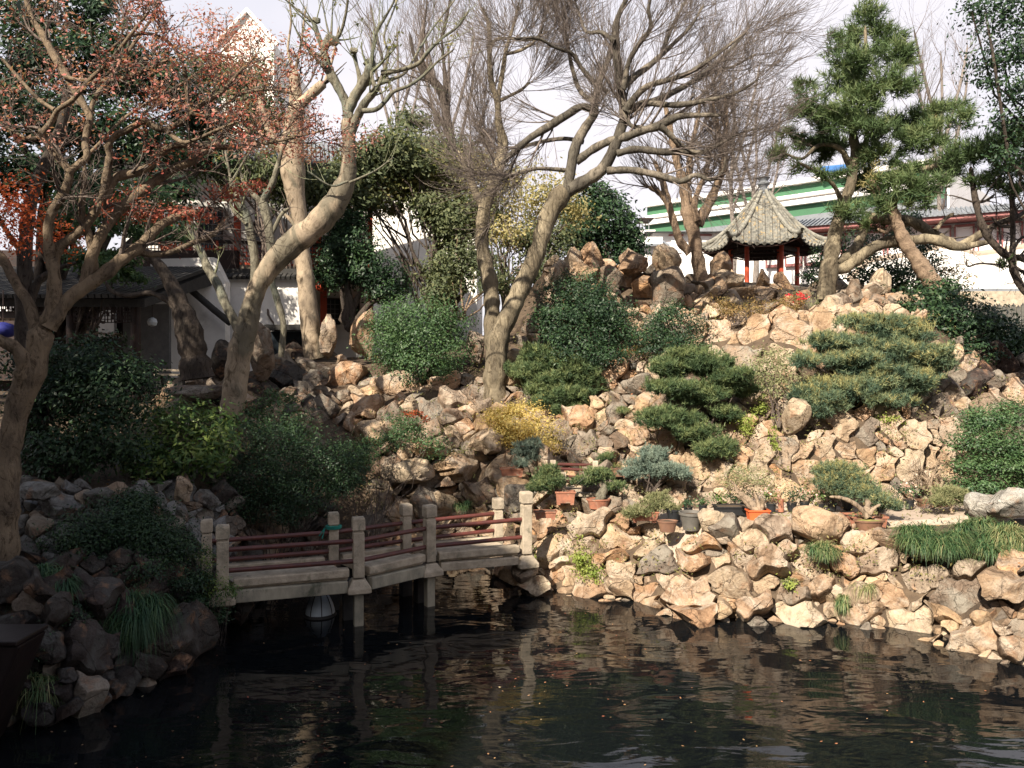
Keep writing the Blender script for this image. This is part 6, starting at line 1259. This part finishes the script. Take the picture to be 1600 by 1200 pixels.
grass('grass_clump', 'green fern tuft in the hollow behind the bridge posts', 722, 785, 26, 26, 300, Y=13.0, ln=.2, tint=.35)

# ------------------------------------------------------------------ pots and bonsai
def pot(name, label, kind, u, vb, w, h, Y, mat, rim=True, soil=True, ang=0, cat='pot', snap=False):
    px = Y / F; c = P(u, vb, Y)
    if snap: c[2] = zt(c[0], Y) - .02
    W, H = w * px, h * px; o = thing(name, label, cat, c); r = W / 2; g = MB()
    if kind == 'rect':
        t0, t1 = .88, 1.0; d = W * .55
        vs = []
        for z, t in ((0, t0), (H, t1)):
            for x, y in ((-1, -1), (1, -1), (1, 1), (-1, 1)): vs.append((c[0] + x * r * t, c[1] + y * d / 2 * t, c[2] + z))
        wl = .018
        for x, y in ((-1, -1), (1, -1), (1, 1), (-1, 1)): vs.append((c[0] + x * (r - wl), c[1] + y * (d / 2 - wl), c[2] + H))
        for x, y in ((-1, -1), (1, -1), (1, 1), (-1, 1)): vs.append((c[0] + x * (r - wl), c[1] + y * (d / 2 - wl), c[2] + H * .8))
        fs = [(0, 3, 2, 1)] + [(k, (k + 1) % 4, 4 + (k + 1) % 4, 4 + k) for k in range(4)] + [(4 + k, 4 + (k + 1) % 4, 8 + (k + 1) % 4, 8 + k) for k in range(4)] + [(8 + k, 8 + (k + 1) % 4, 12 + (k + 1) % 4, 12 + k) for k in range(4)]
        g.add(vs, fs); g.build('body', M[mat], o)
        g = MB()
        for sx in (-1, 1): g.box((c[0] + sx * r * .995, c[1], c[2] + H * .93), (.02, d + .02, H * .14))
        for sy in (-1, 1): g.box((c[0], c[1] + sy * d / 2 * .995, c[2] + H * .93), (W + .02, .02, H * .139))
        g.build('rim', M[mat], o)
        for sx in (-1, 1):
            for sy in (-1, 1): g = MB(); g.box((c[0] + sx * r * .7, c[1] + sy * d * .32, c[2] - .012), (.05, .04, .03)); g.build('foot', M[mat], o)
        if soil: g = MB(); g.box((c[0], c[1], c[2] + H * .80), (W - .045, d - .045, .03)); g.build('soil', M['soil' if soil is True else soil], o)
    else:
        sy = .62 if kind == 'oval' else 1.0; b0 = {'oval': .72, 'round': .66, 'black': .76, 'tube': .92}[kind]
        pr = [(r * b0 * .9, 0), (r * b0, .005), (r * (b0 * .45 + .5), H * .5), (r * .95, H * .84), (r * 1.02, H * .86), (r * 1.03, H), (r * .92, H), (r * .88, H * .82), (r * .05, H * .80)]
        g.lathe(c, pr, 22, 1, sy, ang); g.build('body', M[mat], o, smooth=True, sharp=40)
        g = MB(); g.lathe(c + (0, 0, H * .80), [(r * .89, 0), (r * .85, .012), (r * .3, .03), (r * .02, .034)], 18, 1, sy, ang); g.build('soil', M['soil' if soil is True else soil], o)
    return o, c + (0, 0, H * .85)
def small_plant(o, top, w, h, mat, n=260, sz=.035, flowers=0, seed=0):
    u, v = 800 + F * top[0] / top[1], HZ - (top[2] - EYE) * F / top[1]
    C, Nn, T = pads_pts([(u, v - h * .62, w, h * .8, top[1])], n, cl=7, hollow=.2); leaves('plant_leaves', C, sz, M[mat], o, bias=Nn * .7 + (0, 0, .6), spread=.6, tint=T)
    stems('plant_stem', top, [(u, v - h * .5, w, h, top[1])], M['twig'], o, .006, extra=5)
    if flowers: C, Nn, T = pads_pts([(u, v - h * .8, w, h * .5, top[1] - .05)], flowers, cl=4, hollow=.5); leaves('plant_flowers', C, .035, M['l_pinkfl'], o, tint=T, asp=.9)
BP = [(1075,796,13,12,12,0,'black nursery pot with a thin white flowered plant, leftmost of the row'),(1098,799,13,12,10,0,'black nursery pot in front of reddish stems, second in the row'),(1122,797,15,14,18,0,'black nursery pot with green plant left of the sage bonsai trunk'),
      (1148,796,15,13,16,0,'black nursery pot directly behind the sage bonsai canopy'),(1163,798,13,13,16,0,'black nursery pot just right of the one behind the sage bonsai'),(1205,800,15,14,20,4,'black nursery pot with pale buds left of the terracotta tube'),
      (1237,804,15,13,22,0,'black nursery pot with dark leaves right of the terracotta tube'),(1257,801,14,13,20,6,'black nursery pot with few pale flowers behind the big flat boulder'),(1281,800,15,13,20,22,'black nursery pot with a big pink white camellia bloom'),
      (1300,799,14,13,18,12,'black nursery pot with pink buds under the blue green bonsai'),(1324,801,17,15,20,4,'wide black nursery pot left of the long red trough'),(1376,802,14,13,14,0,'black nursery pot hidden behind the leaning bonsai trunk'),
      (1402,802,14,13,22,0,'black nursery pot with leafy plant beside the path, left of the last one'),(1421,802,14,13,22,8,'black nursery pot nearest the bare brown bonsai, last of the row')]
for k, (u, vb, w, h, ph, fl, lb) in enumerate(BP):
    Y = 11.75 + .10 * math.sin(k * 2.1); o, top = pot('nursery_pot', lb, 'black', u, vb + 1, w + 1, h + 1, Y, 'blackpot', snap=True); o['group'] = 'black nursery pots in a row under the rock wall'
    small_plant(o, top, w * 1.7, ph * 1.25, ('l_dark', 'l_mid', 'l_camel')[k % 3], 170, .038, fl)
pot('terracotta_tube', 'slim upright terracotta tube pot between the nursery pots', 'tube', 1220, 803, 10, 20, 11.7, 'terra', snap=True)
def bonsai(label, pads, n, mat, trunk, Y, ln=.045, wd=.004, kind='needles', lsz=.03, base=None, bark_='dry', r=5, sub=()):
    l4 = limb3(trunk, Y, pads[0][4]); o = thing('bonsai_tree', label, 'bonsai', l4[0, :3]); limb_obj('trunk', l4, M[bark_], o, 10, .12)
    for s in sub: limb_obj('branch', limb3(s, Y, Y), M[bark_], o, 8, .1)
    tp_ = l4[-1, :3]
    stems('twigs', tp_, pads, M[bark_], o, .010, extra=2)
    if kind == 'needles': needles('foliage', pads, n, ln, M[mat], o, per=9, wd=wd, upb=.8, rc=.22, cl=5, spread=.7)
    else: C, Nn, T = pads_pts(pads, n, cl=8, hollow=.5); leaves('foliage', C, lsz, M[mat], o, bias=Nn * .6 + (0, -.1, .7), spread=.6, tint=T)
    return o
o, tpz = pot('orange_planter', 'bright orange rectangular planter on the embankment edge', 'rect', 1184, 812, 33, 16, 11.05, 'orange')
bonsai('bonsai with driftwood trunk and wide sage canopy in the orange planter', [(1160,742,78,28,11.7),(1140,750,40,20,11.7),(1180,748,50,24,11.7),(1160,732,50,18,11.8),(1195,756,24,14,11.7)], 2600, 'l_sage', [(1186,800,8),(1178,790,6),(1165,778,5),(1152,768,4)], 11.05, kind='leaf', lsz=.026,
   sub=([(1186,800,6),(1185,788,4),(1182,778,3),(1178,768,2)],[(1188,800,6),(1192,788,4),(1190,778,2)],[(1182,797,5),(1172,793,3),(1160,780,2.5),(1150,774,2)],[(1152,770,3),(1148,758,2),(1140,750,1.6)]))
pot('black_trough', 'long empty black trough left of the orange planter', 'rect', 1143, 803, 52, 13, 11.45, 'blackpot')
pot('grey_round_pot', 'large empty grey round ceramic pot on the terrace', 'round', 1080, 828, 38, 28, 11.1, 'greypot')
pot('black_cylinder_pot', 'black pot with low green shoots beside the big grey pot', 'black', 1053, 815, 24, 20, 11.35, 'blackpot')
o, tpz = pot('brown_oval_pot', 'brown oval pot with bare soil mound in front of the black pot', 'oval', 1043, 831, 32, 18, 10.95, 'brownpot')
o, tpz = pot('brown_lying_pot', 'terracotta trough with a sprawling little pine left of the brown oval pot', 'rect', 1006, 812, 42, 14, 11.4, 'terra')
bonsai('sprawling small pine creeping left over the terracotta trough', [(1030,778,46,14,11.5),(1000,798,50,12,11.3),(1045,792,40,12,11.4),(1020,787,40,12,11.4),(985,802,24,8,11.3)], 1300, 'l_sage', [(1012,808,5),(1020,800,4),(1026,790,3),(1030,782,2)], 11.4, ln=.045)
o, tpz = pot('terracotta_oval_pot', 'oval terracotta pot holding the pine with a thick leaning trunk', 'oval', 935, 795, 38, 16, 11.9, 'terra')
bonsai('small pine with a thick leaning trunk in the oval terracotta pot', [(933,738,44,12,12.0),(915,750,40,12,12.0),(942,745,40,10,12),(962,760,32,12,11.9),(900,754,20,8,12)], 1700, 'l_cloud', [(936,784,9),(940,772,8),(945,762,6),(940,750,4),(934,744,3)], 11.9, ln=.04, bark_='bark_grey')
blob('boulder', 922, 768, 34, 34, M['stone_dim'], None, 12.3, rough=.6, label='brown rounded rock leaning behind the oval terracotta pot', cat='rock')
o, tpz = pot('tapered_terracotta_pot', 'tapered square terracotta pot left of the oval one', 'rect', 883, 785, 30, 18, 12.0, 'terra')
bonsai('bushy small pine in the tapered terracotta pot', [(855,742,40,20,12.1),(850,758,44,20,12.0),(870,752,30,16,12),(832,764,24,10,12),(858,732,20,10,12.1)], 1500, 'l_cloud', [(884,772,4),(878,764,4),(868,758,3),(858,752,2)], 12.0, ln=.045)
o, tpz = pot('juniper_trough', 'shallow terracotta trough on a rock left of the stair railing', 'rect', 800, 742, 36, 11, 12.9, 'terra')
bonsai('blue grey juniper bonsai over the shallow terracotta trough', [(826,696,40,16,12.9),(818,708,34,14,12.9),(832,712,26,10,12.9),(815,724,26,12,12.8),(836,690,16,8,12.9)], 1300, 'l_blue', [(812,734,4),(817,724,4),(824,712,3),(826,702,2)], 12.9, ln=.045)
o, tpz = pot('dark_bonsai_pot', 'dark glazed pot by the top of the maroon railing', 'rect', 967, 744, 24, 13, 12.8, 'brownpot'); small_plant(o, tpz, 24, 10, 'l_olive', 160, .03)
bonsai('small layered pine between the maroon railing and the dark glazed pot', [(945,715,24,12,13),(942,728,26,10,13),(955,735,24,8,12.9)], 600, 'l_cloud', [(948,748,4),(946,738,3),(944,726,2)], 13, ln=.045)
pot('pink_trough', 'flat pinkish terracotta slab trough beside the last bridge post', 'rect', 852, 808, 34, 10, 11.6, 'terra')
pot('grey_shelf_pot', 'small grey pot on the rock shelf under the orange tinged bonsai', 'round', 990, 577, 17, 10, 15.5, 'greypot')
pot('red_trough', 'long reddish trough behind the mossy oval dish', 'rect', 1350, 826, 60, 22, 11.0, 'terra')
o, tpz = pot('mossy_oval_dish', 'shallow brown oval dish with moss holding the leaning bonsai', 'oval', 1358, 829, 48, 17, 10.65, 'brownpot', soil='moss')
bonsai('leaning bonsai with blue green pads in the mossy oval dish', [(1312,735,70,26,11.6),(1300,755,60,24,11.5),(1330,752,60,26,11.4),(1350,768,54,22,11.2),(1372,782,44,18,11),(1395,790,30,14,11),(1290,738,36,20,11.7),(1315,770,40,14,11.4)], 4200, 'l_pineb', [(1357,812,6),(1355,796,5),(1356,782,4),(1345,772,3),(1335,762,3)], 10.65, ln=.05,
   sub=([(1355,808,5),(1346,796,4),(1332,785,3.5),(1315,778,3),(1296,776,2)],[(1358,804,4),(1366,794,3),(1376,788,2)]))
o, tpz = pot('brown_square_pot', 'dark brown square pot holding the bare brown bonsai', 'rect', 1457, 801, 40, 20, 12.0, 'brownpot')
tree('bare_bonsai', 'bare brown bonsai with dense wiry twigs in the dark square pot', 'bonsai', [([(1459,788,6),(1458,772,5),(1452,760,4),(1448,748,3),(1440,735,2)], 12.0), ([(1458,775,4),(1468,762,3),(1475,750,2)], 12), ([(1455,768,3),(1440,762,2.5),(1425,756,2)], 12), ([(1452,760,3),(1458,742,2),(1466,728,1.5)], 12), ([(1450,752,3),(1438,742,2),(1428,732,1.5)], 12)], M['dry'], 12.0, [((7, .3, 1, .8, .28, 6), dict(up=.04, wig=.12)), ((5, .2, 1, .8, .16, 5), dict(up=.03, wig=.12))], 'dry', sides=8)
tree('bare_wiry_shrub', 'leafless wiry shrub against the rock wall above the nursery pots', 'shrub', [([(1228,760,2),(1226,735,2),(1220,710,1.6),(1212,690,1.2)], 12.5), ([(1228,755,2),(1240,730,1.6),(1245,705,1.2)], 12.5), ([(1226,745,2),(1212,725,1.5),(1200,712,1.2)], 12.5), ([(1228,750,2),(1232,715,1.5),(1230,690,1)], 12.5)], M['twig'], 12.5, [((8, .2, 1, .8, .26, 6), dict(up=.04, wig=.12)), ((4, .2, 1, .8, .15, 5), dict(up=.03, wig=.12))], 'twig', sides=6)
bonsai('low sage bonsai beside the path under the bare bonsai', [(1485,770,50,16,11.3),(1470,782,36,12,11.2),(1500,780,30,12,11.3)], 900, 'l_sage', [(1488,803,3),(1487,792,3),(1485,782,2)], 11.2, ln=.045)

# fallen leaves drifting on the pond
n = 190; xs = rng.uniform(-5, 5.2, n); ys = rng.uniform(5.6, 11, n); xs[:110] = -1 + rng.normal(size=110) * 1.8; ys[:110] = 7.4 + rng.normal(size=110) * 1.0; k = [i for i in range(n) if zt(xs[i], ys[i]) < -.3 and ys[i] < 11.5]
C = np.stack([xs, ys, np.full(n, .006)], 1)[k]
o = leaves('floating_leaves', C, .025, M['fallen'], None, bias=(0, 0, 1), spread=.12, asp=.65); tag(o, 'scattered brown and red leaves floating on the dark pond', 'leaves', kind='stuff')
n = 1500; xs = rng.uniform(-6, 8, n); ys = rng.uniform(8.5, 18, n); C = np.array([(x, y, zt(x, y) + .03) for x, y in zip(xs, ys) if zt(x, y) > .3])
o = leaves('leaf_litter', C, .05, M['fallen'], None, bias=(0, 0, 1), spread=.4, asp=.6); tag(o, 'dry leaf litter lying between the rocks of the banks', 'leaves', kind='stuff')
# unseen evergreens added left of the view to shade the left bank and gallery
bush('added_shade_evergreen', 'unseen dense evergreen added beyond the left edge near the water to cast shade', 'tree', [(-340,-70,420,320,8.2),(-450,120,360,300,8.2),(-250,-20,200,200,8.4),(-480,350,300,240,8.2)], 16000, .15, 'l_dark', base=(-8.3, 8.2, 1.0), stem='bark_dark', sr=.12, extra=1)

bush('added_shade_evergreen', 'unseen evergreen crown added beside the terrace to cast shade', 'tree', [(P_[0], P_[1], P_[2], P_[2], 4.0) for P_ in ((-1790, -1040, 800), (-1650, -900, 500), (-1950, -900, 500))], 5000, .12, 'l_dark', base=(-8.6, 4, 1.0), stem='bark_dark', sr=.10, extra=1)

bush('added_shade_evergreen', 'unseen broad evergreen added far beyond the left edge to shade the gallery', 'tree', [(-1100,-640,1100,760,8.2),(-760,-500,420,420,8.3)], 11000, .2, 'l_dark', base=(-12, 8.2, 1.6), stem='bark_dark', sr=.14, extra=1)

# weeds and small ferns in the joints of the rocks
C_, B_ = [], []
for _ in range(420):
    u, v = rng.uniform(560, 1600), rng.uniform(480, 900); h_ = hit(u, v)
    if h_[2] < .35 or h_[1] > 20: continue
    k_ = rng.integers(8, 26); n_ = tn(h_); C_.append(h_ + n_ * .10 + np.array([0, -.12, 0]) + rng.normal(size=(k_, 3)) * (.09, .06, .05))
o = leaves('rock_weeds', np.concatenate(C_), .045, M['l_olive'], None, bias=(0, -.4, .8), spread=.6, asp=.4); tag(o, 'small weeds and dry herbs growing in the joints of the rocks', 'weeds', kind='stuff')

bush('climbing_bank_shrub', 'low dark creeper hanging over the shade-darkened boulders by the punt', 'creeper', [(110,965,90,30,7.9),(60,1000,60,50,7.5),(170,985,60,26,8.2)], 2600, .030, 'l_dark', base=P(100, 990, 8.0), stem='twig_dark', sr=.006, extra=3, hollow=.2)
bush('climbing_bank_shrub', 'dark creeper trailing from the ledge just left of the bridge end', 'creeper', [(310,935,60,40,9.2),(285,910,60,26,9.0),(345,955,36,40,9.35)], 2600, .030, 'l_dark', base=P(320, 940, 9.4), stem='twig_dark', sr=.006, extra=3, hollow=.2)
